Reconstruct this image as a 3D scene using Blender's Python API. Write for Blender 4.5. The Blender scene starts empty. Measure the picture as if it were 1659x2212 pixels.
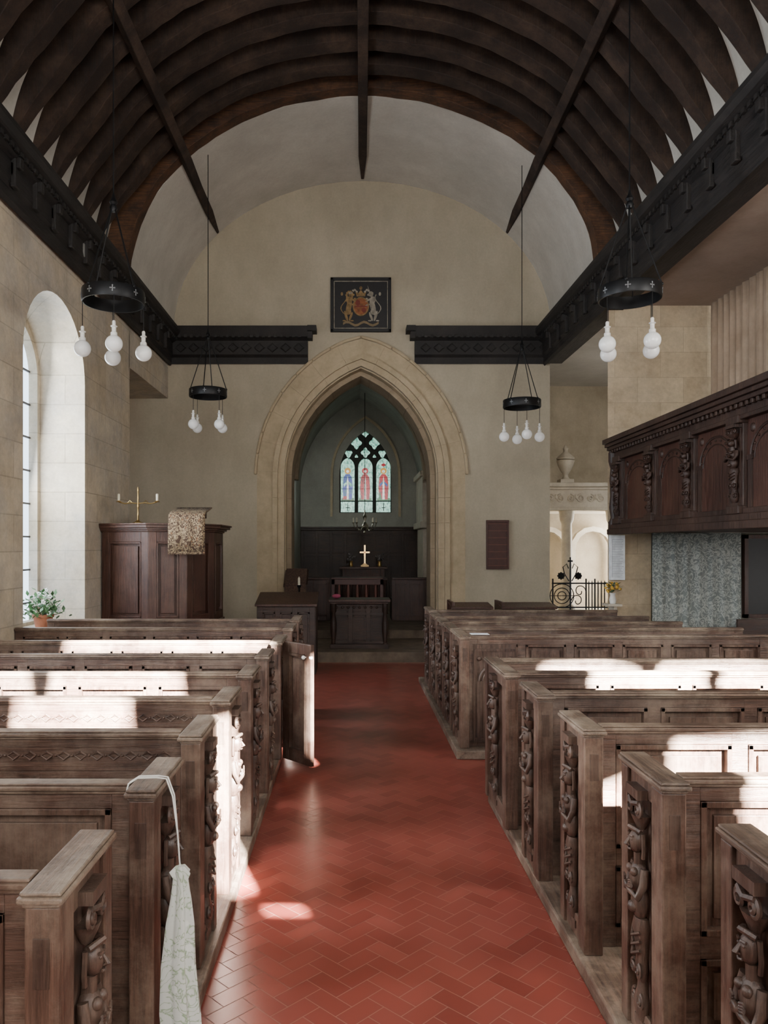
import bpy, bmesh, math, random
from mathutils import Matrix, Vector
from mathutils.geometry import tessellate_polygon
random.seed(7)
PI=math.pi
C=bpy.context.scene.collection
F=1660.0; VX=760.0; VY=1180.0; H=1.75
def W(px,py,Y): return Vector(((px-VX)*Y/F, Y, H+(VY-py)*Y/F))
OFF={}
# ---------------------------------------------------------------- materials
def newmat(name):
    m=bpy.data.materials.new(name); m.use_nodes=True
    nt=m.node_tree; b=nt.nodes['Principled BSDF']; return m,nt,b
def L(nt,a,b): nt.links.new(a,b)
def pos(nt,scale=(1,1,1)):
    g=nt.nodes.new('ShaderNodeNewGeometry'); mp=nt.nodes.new('ShaderNodeMapping')
    mp.inputs['Scale'].default_value=scale; L(nt,g.outputs['Position'],mp.inputs['Vector']); return mp.outputs['Vector']
def noise(nt,vec,scale,detail=4,rough=.6):
    n=nt.nodes.new('ShaderNodeTexNoise'); n.inputs['Scale'].default_value=scale
    n.inputs['Detail'].default_value=detail; n.inputs['Roughness'].default_value=rough
    L(nt,vec,n.inputs['Vector']); return n.outputs['Fac']
def ramp(nt,fac,stops):
    r=nt.nodes.new('ShaderNodeValToRGB'); e=r.color_ramp.elements
    while len(e)<len(stops): e.new(.5)
    for i,(p,c) in enumerate(stops):
        e[i].position=p; e[i].color=(c[0],c[1],c[2],1)
    L(nt,fac,r.inputs['Fac']); return r.outputs['Color']
def mix(nt,a,b,fac,mode='MIX'):
    n=nt.nodes.new('ShaderNodeMix'); n.data_type='RGBA'; n.blend_type=mode
    if isinstance(fac,float): n.inputs[0].default_value=fac
    else: L(nt,fac,n.inputs[0])
    for s,v in ((6,a),(7,b)):
        if isinstance(v,tuple): n.inputs[s].default_value=(v[0],v[1],v[2],1)
        else: L(nt,v,n.inputs[s])
    return n.outputs[2]
def bump(nt,b,h,st=.3,d=.01):
    n=nt.nodes.new('ShaderNodeBump'); n.inputs['Strength'].default_value=st; n.inputs['Distance'].default_value=d
    L(nt,h,n.inputs['Height']); L(nt,n.outputs['Normal'],b.inputs['Normal'])
def plain(name,c,rough=.6,metal=0,em=None,es=0,var=.15):
    m,nt,b=newmat(name); v=pos(nt); f=noise(nt,v,14,3)
    d=tuple(x*(1-var) for x in c); e=tuple(min(1,x*(1+var)) for x in c)
    L(nt,ramp(nt,f,[(.3,d),(.7,e)]),b.inputs['Base Color'])
    b.inputs['Roughness'].default_value=rough; b.inputs['Metallic'].default_value=metal
    if em: b.inputs['Emission Color'].default_value=(*em,1); b.inputs['Emission Strength'].default_value=es
    return m
def wood(name,c1,c2,grain='z',rough=.5,wear=(.2,.15,.12),wa=.35):
    m,nt,b=newmat(name)
    s={'x':(.8,9,9),'y':(9,.8,9),'z':(9,9,.8)}[grain]
    v=pos(nt,s); f=noise(nt,v,5,6,.7); col=ramp(nt,f,[(.3,c1),(.7,c2)])
    fine=noise(nt,pos(nt,{'x':(2,60,60),'y':(60,2,60),'z':(60,60,2)}[grain]),2,4,.7)
    col=mix(nt,col,ramp(nt,fine,[(.35,(.55,.55,.55)),(.6,(1.15,1.15,1.15))]),.8,'MULTIPLY')
    v2=pos(nt); f2=noise(nt,v2,2.9,7,.75); r2=ramp(nt,f2,[(.44,(0,0,0)),(.66,(wa,wa,wa))])
    col=mix(nt,col,wear,r2)
    f4=noise(nt,pos(nt),1.3,3,.5); col=mix(nt,col,ramp(nt,f4,[(.35,(.62,.56,.54)),(.65,(1.25,1.2,1.12))]),.8,'MULTIPLY')
    L(nt,col,b.inputs['Base Color']); 
    rr=ramp(nt,f,[(.3,(rough-.1,)*3),(.7,(rough+.15,)*3)]); L(nt,rr,b.inputs['Roughness'])
    bump(nt,b,f,.6,.008); return m
def ashlar(name,plane,c1,c2,mort,bw=.62,rh=.33,stain=(.3,.3,.3),sa=.5,ms=.006):
    m,nt,b=newmat(name)
    g=nt.nodes.new('ShaderNodeNewGeometry'); sp=nt.nodes.new('ShaderNodeSeparateXYZ'); L(nt,g.outputs['Position'],sp.inputs[0])
    cb=nt.nodes.new('ShaderNodeCombineXYZ')
    ad=nt.nodes.new('ShaderNodeMath'); ad.operation='ADD'; L(nt,sp.outputs[0],ad.inputs[0]); L(nt,sp.outputs[1],ad.inputs[1])
    L(nt,ad.outputs[0],cb.inputs[0]); L(nt,sp.outputs[2],cb.inputs[1])
    br=nt.nodes.new('ShaderNodeTexBrick'); L(nt,cb.outputs[0],br.inputs['Vector'])
    br.inputs['Color1'].default_value=(*c1,1); br.inputs['Color2'].default_value=(*c2,1); br.inputs['Mortar'].default_value=(*mort,1)
    br.inputs['Scale'].default_value=1; br.inputs['Mortar Size'].default_value=ms; br.inputs['Mortar Smooth'].default_value=.6
    br.inputs['Brick Width'].default_value=bw; br.inputs['Row Height'].default_value=rh
    f=noise(nt,pos(nt),1.1,7,.7); r=ramp(nt,f,[(.42,(0,0,0)),(.66,(sa,sa,sa))])
    col=mix(nt,br.outputs['Color'],stain,r)
    fw=noise(nt,pos(nt,(1,1,1)),2.7,6,.7); col=mix(nt,col,ramp(nt,fw,[(.35,(.72,.7,.68)),(.65,(1.12,1.11,1.08))]),.7,'MULTIPLY')
    f3=noise(nt,pos(nt),22,5); col=mix(nt,col,ramp(nt,f3,[(.3,(.8,.8,.8)),(.7,(1.1,1.1,1.1))]),.55,'MULTIPLY')
    L(nt,col,b.inputs['Base Color']); b.inputs['Roughness'].default_value=.9
    bump(nt,b,f3,.3,.012); return m
def blotch(name,c1,c2,scale=1.5,rough=.9,sc=(1,1,1)):
    m,nt,b=newmat(name); f=noise(nt,pos(nt,sc),scale,7,.65)
    col=ramp(nt,f,[(.34,c1),(.66,c2)]); f3=noise(nt,pos(nt),26,4)
    fw=noise(nt,pos(nt,(1,1,.5)),3.1,6,.7); col=mix(nt,col,ramp(nt,fw,[(.35,(.88,.865,.85)),(.65,(1.06,1.055,1.045))]),.6,'MULTIPLY')
    col=mix(nt,col,ramp(nt,f3,[(.3,(.88,.88,.88)),(.7,(1.06,1.06,1.06))]),.5,'MULTIPLY')
    L(nt,col,b.inputs['Base Color']); b.inputs['Roughness'].default_value=rough; bump(nt,b,f3,.2,.008); return m
def pattern(name,ca,cb,cc,scale,lo=.42,hi=.58):
    m,nt,b=newmat(name); v=nt.nodes.new('ShaderNodeTexVoronoi'); v.inputs['Scale'].default_value=scale
    n=nt.nodes.new('ShaderNodeTexNoise'); n.inputs['Scale'].default_value=scale*.8; n.inputs['Distortion'].default_value=2.5
    p=pos(nt); L(nt,p,v.inputs['Vector']); L(nt,p,n.inputs['Vector'])
    a=ramp(nt,n.outputs['Fac'],[(lo,ca),(.5,cb),(hi,ca)]); r=ramp(nt,v.outputs['Distance'],[(.18,(1,1,1)),(.26,(0,0,0))])
    L(nt,mix(nt,a,cc,r),b.inputs['Base Color']); b.inputs['Roughness'].default_value=.9; return m
def glassmat(name,c,es,scale=0,c2=None):
    m,nt,b=newmat(name); b.inputs['Base Color'].default_value=(.02,.02,.02,1); b.inputs['Roughness'].default_value=.2
    if scale:
        v=nt.nodes.new('ShaderNodeTexVoronoi'); v.inputs['Scale'].default_value=scale; v.feature='F1'
        L(nt,pos(nt,(1,1,.7)),v.inputs['Vector']); sp=nt.nodes.new('ShaderNodeSeparateColor'); L(nt,v.outputs['Color'],sp.inputs[0])
        L(nt,ramp(nt,sp.outputs[0],[(.2,c),(.6,c2),(.8,c)]),b.inputs['Emission Color'])
    else: b.inputs['Emission Color'].default_value=(*c,1)
    b.inputs['Emission Strength'].default_value=es; return m
PW1=(.036,.019,.014); PW2=(.13,.07,.049); WE=(.28,.215,.17)
m_pew=wood('oak_upright',PW1,PW2,'z',.42,WE,.6); m_pewx=wood('oak_across',PW1,PW2,'x',.42,WE,.6); m_pewy=wood('oak_along',(.055,.037,.029),(.2,.138,.1),'y',.5,(.37,.31,.25),.85)
m_cap=wood('oak_worn_cap',(.055,.034,.026),(.19,.12,.086),'x',.42,(.36,.29,.225),.85)
m_carve=wood('oak_carved',(.026,.015,.012),(.11,.066,.05),'z',.38,(.22,.17,.135))
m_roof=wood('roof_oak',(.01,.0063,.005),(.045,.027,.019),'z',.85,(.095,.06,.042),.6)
m_truss=wood('truss_oak',(.03,.0145,.008),(.17,.08,.038),'x',.75,(.012,.008,.006),.8)
m_corn=wood('cornice_oak',(.005,.005,.0055),(.021,.018,.018),'y',.6,(.045,.038,.035))
m_dark=wood('dark_oak',(.015,.0078,.0058),(.06,.031,.022),'x',.5,(.09,.055,.04))
m_pulp=wood('pulpit_oak',(.034,.015,.0105),(.095,.041,.029),'z',.4,(.14,.08,.058))
m_gal=wood('gallery_oak',(.014,.007,.0053),(.056,.027,.019),'z',.5,(.095,.055,.04))
m_galp=wood('gallery_panel_oak',(.025,.01,.0072),(.095,.037,.025),'z',.45,(.12,.058,.04))
m_stx=ashlar('limestone_side','x',(.54,.455,.335),(.64,.55,.42),(.4,.34,.25),.66,.34,(.45,.425,.39),.75,.008)
m_sty=ashlar('limestone_front','y',(.52,.415,.28),(.62,.51,.355),(.43,.35,.24),.6,.33,(.5,.42,.32),.6,.005)
m_arch=blotch('arch_stone',(.43,.35,.23),(.55,.45,.305),3)
m_plas=blotch('old_plaster',(.43,.378,.283),(.5,.445,.34),.9)
m_white=blotch('white_plaster',(.5,.475,.42),(.62,.59,.53),.8)
m_grey=blotch('grey_plaster',(.28,.28,.245),(.4,.395,.345),1.0)
m_iron=plain('black_iron',(.01,.0105,.012),.45,.5)
m_bulb=plain('opal_glass',(.8,.8,.78),.15,0,(1,.98,.95),.1,.02)  # faint emission on bulbs that are switched off
m_capw=plain('white_plastic',(.7,.69,.65),.4)
m_brass=plain('brass',(.5,.35,.14),.3,1); m_silver=plain('pale_brass',(.62,.58,.48),.25,1)
m_pale=blotch('pale_marble',(.48,.42,.33),(.63,.57,.46),5,.6)
m_black=plain('black_paint',(.012,.011,.012),.5)
m_gold=plain('gilt',(.24,.15,.06),.6,.1,var=.5); m_goldw=plain('cream_paint',(.27,.24,.19),.6,var=.4); m_redp=plain('red_paint',(.18,.03,.02),.6); m_orp=plain('orange_paint',(.24,.08,.025),.6,var=.5)
m_wpap=plain('white_paper',(.75,.78,.8),.7)
m_leaf=plain('green_leaf',(.06,.15,.055),.5,var=.5); m_terra=plain('terracotta',(.35,.13,.07),.8); m_petal=plain('white_petal',(.8,.8,.78),.6); m_yel=plain('yellow_petal',(.65,.38,.05),.6)
m_wax=plain('candle_wax',(.75,.7,.55),.5)
m_cur=blotch('beige_curtain',(.31,.225,.155),(.41,.31,.225),3,.95)
m_dam=pattern('damask_fabric',(.19,.215,.205),(.48,.5,.46),(.32,.35,.33),12,.42,.58)
m_tap=pattern('tapestry_fabric',(.065,.035,.02),(.42,.31,.18),(.17,.085,.04),18,.42,.58)
m_bag=pattern('printed_cotton',(.62,.64,.59),(.27,.36,.21),(.72,.74,.69),17,.46,.54)
m_day=glassmat('daylight_glass',(.68,.83,1),4)
m_sg=glassmat('pale_stained_glass',(.5,.95,.74),1.0,30,(.1,.36,.26))
m_sr=glassmat('red_glass',(.85,.0,.02),.6,30,(.3,.0,.01)); m_sb=glassmat('blue_glass',(.01,.05,.6),.6,30,(.01,.28,.33)); m_sw=glassmat('white_glass',(.95,.95,.85),1.1,30,(.4,.5,.4)); m_sy=glassmat('amber_glass',(.9,.45,.05),.7)
m_lead=plain('tracery_stone',(.05,.05,.043),.9); m_glead=plain('glazing_bar',(.06,.06,.07),.6)
m_cush=plain('pink_cloth',(.4,.07,.14),.9); m_rcush=plain('red_cushion',(.3,.02,.04),.9)
def tilemat():
    m,nt,b=newmat('red_quarry_tile'); g=nt.nodes.new('ShaderNodeNewGeometry')
    c=ramp(nt,g.outputs['Random Per Island'],[(0,(.225,.046,.033)),(.5,(.272,.06,.043)),(1,(.32,.077,.056))])
    f=noise(nt,pos(nt),1.3,3); c=mix(nt,c,ramp(nt,f,[(.3,(.82,.8,.8)),(.7,(1.1,1.1,1.1))]),.6,'MULTIPLY')
    L(nt,c,b.inputs['Base Color']); b.inputs['Roughness'].default_value=.31; return m
m_tile=tilemat(); m_mort=plain('tile_mortar',(.44,.235,.185),.8,var=.05); m_step=blotch('worn_stone_step',(.13,.1,.075),(.23,.18,.135),4)
# ---------------------------------------------------------------- mesh builder
class MB:
    def __init__(s): s.v=[]; s.f=[]; s.T=Matrix.Identity(4)
    def add(s,vs,fs):
        n=len(s.v); s.v+= [s.T@Vector(v) for v in vs]; s.f+=[tuple(i+n for i in f) for f in fs]; return s
    def box(s,x0,x1,y0,y1,z0,z1):
        return s.add([(x0,y0,z0),(x1,y0,z0),(x1,y1,z0),(x0,y1,z0),(x0,y0,z1),(x1,y0,z1),(x1,y1,z1),(x0,y1,z1)],
          [(0,3,2,1),(4,5,6,7),(0,1,5,4),(1,2,6,5),(2,3,7,6),(3,0,4,7)])
    def prism(s,poly,axis,a,b):
        def P(u,v,w):
            return {'y':(u,w,v),'x':(w,u,v),'z':(u,v,w)}[axis]
        n=len(poly); vs=[P(u,v,a) for u,v in poly]+[P(u,v,b) for u,v in poly]
        fs=[(i,(i+1)%n,(i+1)%n+n,i+n) for i in range(n)]
        tr=tessellate_polygon([[Vector((u,v,0)) for u,v in poly]])
        fs+=[tuple(t) for t in tr]+[tuple(i+n for i in reversed(t)) for t in tr]
        return s.add(vs,fs)
    def holed(s,outer,holes,axis,a,b):
        loops=[outer]+holes; allp=[p for l in loops for p in l]; n=len(allp)
        def P(u,v,w): return {'y':(u,w,v),'x':(w,u,v),'z':(u,v,w)}[axis]
        vs=[P(u,v,a) for u,v in allp]+[P(u,v,b) for u,v in allp]
        tr=tessellate_polygon([[Vector((u,v,0)) for u,v in l] for l in loops])
        fs=[tuple(t) for t in tr]+[tuple(i+n for i in reversed(t)) for t in tr]
        k=0
        for l in loops:
            m=len(l)
            for i in range(m): fs.append((k+i,k+(i+1)%m,k+(i+1)%m+n,k+i+n))
            k+=m
        return s.add(vs,fs)
    def tube(s,pts,r,seg=8,cap=True):
        pts=[Vector(p) for p in pts]; rs=r if isinstance(r,(list,tuple)) else [r]*len(pts)
        vs=[];fs=[];n=len(pts); up=None
        for i,p in enumerate(pts):
            d=(pts[min(i+1,n-1)]-pts[max(i-1,0)]).normalized()
            if up is None: up=Vector((0,0,1)) if abs(d.z)<.9 else Vector((1,0,0))
            a=d.cross(up)
            if a.length<1e-4: a=d.cross(Vector((.3,1,.2)))
            a.normalize(); b=a.cross(d).normalized(); up=b
            for k in range(seg):
                t=2*PI*k/seg; vs.append(p+(a*math.cos(t)+b*math.sin(t))*rs[i])
        for i in range(n-1):
            for k in range(seg): fs.append((i*seg+k,i*seg+(k+1)%seg,(i+1)*seg+(k+1)%seg,(i+1)*seg+k))
        if cap: fs.append(tuple(range(seg))); fs.append(tuple(range((n-1)*seg,n*seg)))
        return s.add(vs,fs)
    def lathe(s,prof,c=(0,0,0),seg=16,sx=1,sy=1):
        vs=[];fs=[]
        for r,z in prof:
            for k in range(seg):
                t=2*PI*k/seg; vs.append((c[0]+r*math.cos(t)*sx,c[1]+r*math.sin(t)*sy,c[2]+z))
        for i in range(len(prof)-1):
            for k in range(seg): fs.append((i*seg+k,i*seg+(k+1)%seg,(i+1)*seg+(k+1)%seg,(i+1)*seg+k))
        fs.append(tuple(range(seg))); fs.append(tuple(range((len(prof)-1)*seg,len(prof)*seg)))
        return s.add(vs,fs)
    def ball(s,c,r,seg=12,rings=8):
        rx,ry,rz=(r,r,r) if not isinstance(r,tuple) else r
        prof=[(max(.02,math.sin(PI*i/rings)),-math.cos(PI*i/rings)) for i in range(rings+1)]
        vs=[];fs=[]
        for q,z in prof:
            for k in range(seg):
                t=2*PI*k/seg; vs.append((c[0]+q*math.cos(t)*rx,c[1]+q*math.sin(t)*ry,c[2]+z*rz))
        for i in range(rings):
            for k in range(seg): fs.append((i*seg+k,i*seg+(k+1)%seg,(i+1)*seg+(k+1)%seg,(i+1)*seg+k))
        return s.add(vs,fs)
    def build(s,name,mat,parent=None,smooth=False,bevel=0,local=False,recalc=True):
        off=Vector((0,0,0))
        if parent is not None and not local: off=OFF.get(parent.name,Vector((0,0,0)))
        me=bpy.data.meshes.new(name); me.from_pydata([v-off for v in s.v],[],s.f); me.validate()
        if recalc: bm=bmesh.new(); bm.from_mesh(me); bmesh.ops.recalc_face_normals(bm,faces=bm.faces); bm.to_mesh(me); bm.free()
        if smooth:
            for p in me.polygons: p.use_smooth=True
        me.materials.append(mat); o=bpy.data.objects.new(name,me); C.objects.link(o)
        if smooth: 
            try: me.set_sharp_from_angle(angle=math.radians(50))
            except Exception: pass
        if parent is not None: o.parent=parent; OFF[o.name]=off
        if bevel:
            b=o.modifiers.new('bevel','BEVEL'); b.width=bevel; b.segments=2; b.limit_method='ANGLE'
        return o
def tag(o,label,cat,group=None):
    o['label']=label; o['category']=cat
    if group: o['group']=group
    return o
def thing(name,label,cat,loc=(0,0,0),group=None,rz=0):
    o=bpy.data.objects.new(name,None); C.objects.link(o); o.location=loc; o.rotation_euler[2]=rz; o.empty_display_size=.1
    tag(o,label,cat,group); OFF[o.name]=Vector(loc); return o
def struct(o): o['kind']='structure'; return o
def dup(root,loc,rz=None,label=None):
    r=root.copy(); C.objects.link(r); r.location=loc
    if rz is not None: r.rotation_euler[2]=rz
    if label: r['label']=label
    for ch in list(root.children):
        c=ch.copy(); C.objects.link(c); c.parent=r
        for g in list(ch.children):
            d=g.copy(); C.objects.link(d); d.parent=c
    return r
def TM(loc,rz=0,s=1): return Matrix.Translation(loc)@Matrix.Rotation(rz,4,'Z')@Matrix.Scale(s,4)
def arch_pts(cx,w,spring,apex,n=10):
    rise=apex-spring; r=(rise*rise+w*w)/(2*w); phi=math.acos(max(-1,min(1,(w-r)/r)))
    l=[(cx-w+r+r*math.cos(PI-(PI-phi)*i/n),spring+r*math.sin(PI-(PI-phi)*i/n)) for i in range(n+1)]
    return l+[(2*cx-x,z) for x,z in reversed(l[:-1])]
def ell_pts(cx,w,spring,apex,n=20):
    return [(cx-w*math.cos(PI*i/n),spring+(apex-spring)*math.sin(PI*i/n)) for i in range(n+1)]
# ================================================================= SETTING
b=MB(); b.box(-5,7,-3,11.6,-.1,-.003); fl=struct(b.build('floor',m_mort))
t=MB(); w=.086; g=.002
R=Matrix.Rotation(PI/4,4,'Z')
for i in range(-10,165):
    for j in range(-88,165):
        m=(i-j)%4
        if m==0: r=(i*w,(i+2)*w,j*w,(j+1)*w)
        elif m==3: r=(i*w,(i+1)*w,j*w,(j+2)*w)
        else: continue
        c=R@Vector(((r[0]+r[1])/2,(r[2]+r[3])/2,0))
        if not(1.2<c.y<11.5): continue
        if not(-.72<c.x<1.12 or (5.2<c.y<6.5 and -.72<c.x<3.2) or (c.y>9.7 and -2<c.x<3.2)): continue
        vs=[R@Vector(p) for p in ((r[0]+g,r[2]+g,0),(r[1]-g,r[2]+g,0),(r[1]-g,r[3]-g,0),(r[0]+g,r[3]-g,0))]
        t.add(vs,[(0,1,2,3)])
t.build('floor_tiles',m_tile,fl,recalc=False)
b=MB(); b.box(-4.6,3.6,11.6,13.0,-.1,.15); b.box(-1.15,1.5,13,13.6,-.1,.15); b.box(-1.15,1.5,13.3,13.6,.15,.3); struct(b.build('floor',m_step,bevel=.01))
b=MB(); b.box(-1.4,1.8,13.6,19.6,-.1,.3); b.box(3.2,7,13,16.3,-.1,.05); b.box(-.9,1.3,17.6,19.5,.3,.42); struct(b.build('floor',m_step))
# left wall
WX=-3.11
def winhole(y0,y1,sill,spring,apex):
    cy=(y0+y1)/2; w=(y1-y0)/2
    return [(y0,sill)]+ell_pts(cy,w,spring,apex)+[(y1,sill)]
h1=winhole(7.27,8.95,.86,3.62,4.4); h2=winhole(2.6,4.4,.95,3.62,4.4)  # the nearer opening is unseen, added to let light in
b=MB(); b.holed([(-3,0),(10.75,0),(10.75,5.5),(-3,5.5)],[h1,h2],'x',WX,WX-.52); wl=struct(b.build('wall_left',m_stx))
g1=winhole(7.42,8.87,.9,3.7,4.28); g2_=winhole(2.75,4.25,.98,3.7,4.28)
b=MB(); b.holed([(-3,0),(10.75,0),(10.75,5.5),(-3,5.5)],[g1,g2_],'x',WX-.52,WX-.64); b.build('window_surround',m_stx,wl)
b=MB(); b.box(-4.7,WX,10.75-.02,13.0,4.25,5.5); struct(b.build('wall_left_lintel',m_stx))
b=MB(); b.box(-4.75,-4.6,10.0,13.2,0,4.4); struct(b.build('wall_left_recess',m_stx))
for k,(h,y0,y1) in enumerate(((g1,7.42,8.87),(g2_,2.75,4.25))):
    b=MB(); b.prism(h,'x',WX-.62,WX-.635); wn=struct(b.build('window_%d'%(k+1),m_day))
    f=MB(); n=5
    for i in range(1,n): 
        y=y0+(y1-y0)*i/n; f.box(WX-.62,WX-.605,y-.006,y+.006,.9,3.7+.56*math.sin(PI*i/n))
    for i in range(8): f.box(WX-.625,WX-.6,y0,y1,1.1+i*.38-.01,1.1+i*.38+.01)
    f.build('glazing_bars',m_glead,wn)
# arch wall
AX=.157
AC=(AX,1.3,2.93,4.8)
arch=[(AX-1.3,0)]+arch_pts(*AC)+[(AX+1.3,0)]
outer=[(-4.7,0)]+arch+[(3.35,0),(3.35,8.4),(-4.7,8.4)]
b=MB(); b.prism(outer,'y',13.0,13.6); wf=struct(b.build('wall_front',m_plas))
def resample(path,step):
    P=[Vector((p[0],p[1])) for p in path]; d=[0]
    for i in range(1,len(P)): d.append(d[-1]+(P[i]-P[i-1]).length)
    n=int(d[-1]/step); 
    n+=n%2
    pts=[];
    for k in range(n+1):
        s=d[-1]*k/n; i=1
        while i<len(d)-1 and d[i]<s: i+=1
        q=(s-d[i-1])/max(1e-6,d[i]-d[i-1]); pts.append(P[i-1].lerp(P[i],q))
    return pts
def band(mb,path,step,t0,t1,y0,y1,gap=.006,sub=2):
    pts=resample(path,step/sub); n=len(pts); nr=[]
    for i in range(n):
        a=pts[max(0,i-1)]; c=pts[min(n-1,i+1)]; d=(c-a).normalized(); nr.append(Vector((-d.y,d.x)))
    for i in range(0,n-1,sub):
        e=min(i+sub,n-1); idx=list(range(i,e+1)); inn=[pts[k]+nr[k]*t0 for k in idx]; out=[pts[k]+nr[k]*t1 for k in idx]
        d0=(inn[1]-inn[0]).normalized()*gap; d1=(inn[-2]-inn[-1]).normalized()*gap
        inn[0]+=d0; out[0]+=d0; inn[-1]+=d1; out[-1]+=d1
        mb.prism([tuple(p) for p in inn]+[tuple(p) for p in reversed(out)],'y',y0,y1)
b=MB(); band(b,arch,.42,.2,.46,12.985,13.02,.001); b.build('arch_ring',m_arch,wf)
b=MB(); band(b,arch,.42,.11,.195,12.93,13.02,.001); b.build('arch_inner_ring',m_arch,wf,bevel=.002)
b=MB(); band(b,arch,.42,.0,.11,12.985,13.02,.001); b.build('arch_chamfer',m_arch,wf,bevel=.002)
b=MB(); band(b,arch,.42,-.02,.03,13.08,13.3,.001); b.build('arch_soffit',m_arch,wf,bevel=.002)
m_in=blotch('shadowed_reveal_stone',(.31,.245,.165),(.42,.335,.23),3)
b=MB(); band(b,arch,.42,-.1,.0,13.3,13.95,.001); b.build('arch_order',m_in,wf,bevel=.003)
b=MB(); band(b,arch_pts(*AC),.3,.46,.51,12.94,13.0,.0,4); b.build('hood_mould',m_arch,wf,bevel=.02)
# chancel
b=MB(); b.box(-1.45,-1.3,13.6,19.6,0,3.3); struct(b.build('wall_chancel_left',m_grey))
b=MB(); b.box(1.7,1.85,13.6,19.6,0,3.3); struct(b.build('wall_chancel_right',m_grey))
va=arch_pts(.2,1.5,3.2,5.5); vo=arch_pts(.2,1.65,3.2,5.75)
b=MB(); b.prism(va+list(reversed(vo)),'y',13.6,19.6); ce=struct(b.build('ceiling',m_grey))
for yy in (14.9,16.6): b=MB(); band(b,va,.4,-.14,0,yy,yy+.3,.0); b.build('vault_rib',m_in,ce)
YE=19.5
wa=[( (733-VX)*YE/F,2.6)]+arch_pts((789.5-VX)*YE/F,56.5*YE/F,3.55,4.68)+[((846-VX)*YE/F,2.6)]
ra=[( (716-VX)*YE/F,2.5)]+arch_pts((789.5-VX)*YE/F,73*YE/F,3.55,5.02)+[((863-VX)*YE/F,2.5)]
b=MB(); b.holed([(-1.45,0),(1.85,0),(1.85,5.9),(-1.45,5.9)],[wa],'y',YE,YE+.25); we=struct(b.build('wall_chancel_end',m_grey))
b=MB(); band(b,ra,.4,-.03,.03,YE-.06,YE,.0); b.build('window_hood',m_arch,we)
def X(px,Y=YE): return (px-VX)*Y/F
def Z(py,Y=YE): return H+(VY-py)*Y/F
holes=[]
for a,c,top in ((736,766,988),(774,805,988),(813,844,988)):
    cx=X((a+c)/2); w_=(X(c)-X(a))/2
    holes.append([(X(a),Z(1081))]+arch_pts(cx,w_,Z(1008),Z(top),5)+[(X(c),Z(1081))])
    holes.append([(X(a),Z(1083)),(X(a),Z(1106)),(X(c),Z(1106)),(X(c),Z(1083))])
def quatre(px,py,r,k=4,ph=0,st=1.0,am=.2):
    return [(X(px)+r*(1+am*math.cos(k*t_+ph))*math.cos(t_),Z(py)+st*r*(1+am*math.cos(k*t_+ph))*math.sin(t_)) for t_ in [2*PI*i/28 for i in range(28)]]
holes+=[quatre(753,979,.088,3,-PI/2),quatre(826,979,.088,3,-PI/2),quatre(770,956,.118,4,0,1.15),quatre(809,956,.118,4,0,1.15),quatre(789.5,977,.1,4,0,1.15),quatre(789.5,936,.075,4),quatre(770,985,.04,3,PI/2),quatre(809,985,.04,3,PI/2)]
b=MB(); b.holed([wa[0]]+wa[1:-1]+[wa[-1]],holes,'y',YE+.08,YE+.13); b.build('tracery',m_lead,we)
wn=MB(); wn.prism(wa,'y',YE+.17,YE+.18); wn=struct(wn.build('window_3',m_sg))
def flat(mb,pts,y,dy=.004): mb.prism([(X(p[0]),Z(p[1])) for p in pts],'y',y-dy,y)
yy=YE+.165
def circ(cx,cy,r,n=12): return [(cx+r*math.cos(a_),cy+r*math.sin(a_)) for a_ in [2*PI*i/n for i in range(n)]]
m_grn=glassmat('green_glass',(.02,.3,.09),.6,30,(.03,.15,.05))
def figure(cx,rm,cm,sm,k):
    b=MB(); flat(b,[(cx-9,1078),(cx-11,1052),(cx-9,1030),(cx-4,1023),(cx+4,1023),(cx+9,1030),(cx+11,1052),(cx+9,1078)],yy-.001); b.build('robe',rm,wn)
    b=MB(); flat(b,[(cx-2.5,1078),(cx-2,1040),(cx,1027),(cx+2,1040),(cx+2.5,1078)],yy-.006); b.build('under_robe',cm,wn)
    b=MB(); flat(b,[(cx-9,1045),(cx-2,1039),(cx-1,1043),(cx-8,1051)],yy-.007); b.build('sleeve',sm,wn)
    b=MB(); flat(b,[(cx+9,1045),(cx+2,1039),(cx+1,1043),(cx+8,1051)],yy-.007); b.build('sleeve',sm,wn)
    b=MB(); flat(b,circ(cx,1016,7),yy-.001); b.build('halo',m_sy if k!=1 else m_sr,wn)
    b=MB(); flat(b,circ(cx,1017,3.2,10),yy-.008); b.build('head',m_sw,wn)
    b=MB(); flat(b,[(cx-14,1081),(cx-14,1076),(cx+14,1075),(cx+14,1081)],yy-.0005); b.build('ground_glass',m_grn,wn)
figure(751,m_sb,m_sw,m_sg,0); figure(789,m_sr,m_sw,m_sr,1); figure(829,m_sr,m_sw,m_sb,2)
b=MB(); flat(b,[(740,1078),(742,1071),(749,1071),(749,1078)],yy-.009); b.build('foreground_glass',m_sr,wn)
b=MB(); flat(b,[(823,1003),(829,999),(835,1003),(829,1007)],yy-.009); b.build('banner_glass',m_sr,wn)
b=MB(); flat(b,[(818,1079),(821,1060),(826,1079)],yy-.009); b.build('green_glass',m_grn,wn)
for cx in (751,829): 
    b=MB(); b.box(X(cx)-.008,X(cx)+.008,yy-.02,yy-.012,Z(1103),Z(1086)); b.box(X(cx)-.05,X(cx)+.05,yy-.02,yy-.012,Z(1096)-.008,Z(1096)+.008)
    b.build('cross_motif',m_lead,wn)
for a,c in ((737,765),(775,804),(814,843)):
    for py in (1030,1055): b=MB(); b.box(X(a),X(c),yy-.012,yy-.009,Z(py)-.004,Z(py)+.004); b.build('saddle_bar',m_lead,wn)
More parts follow.
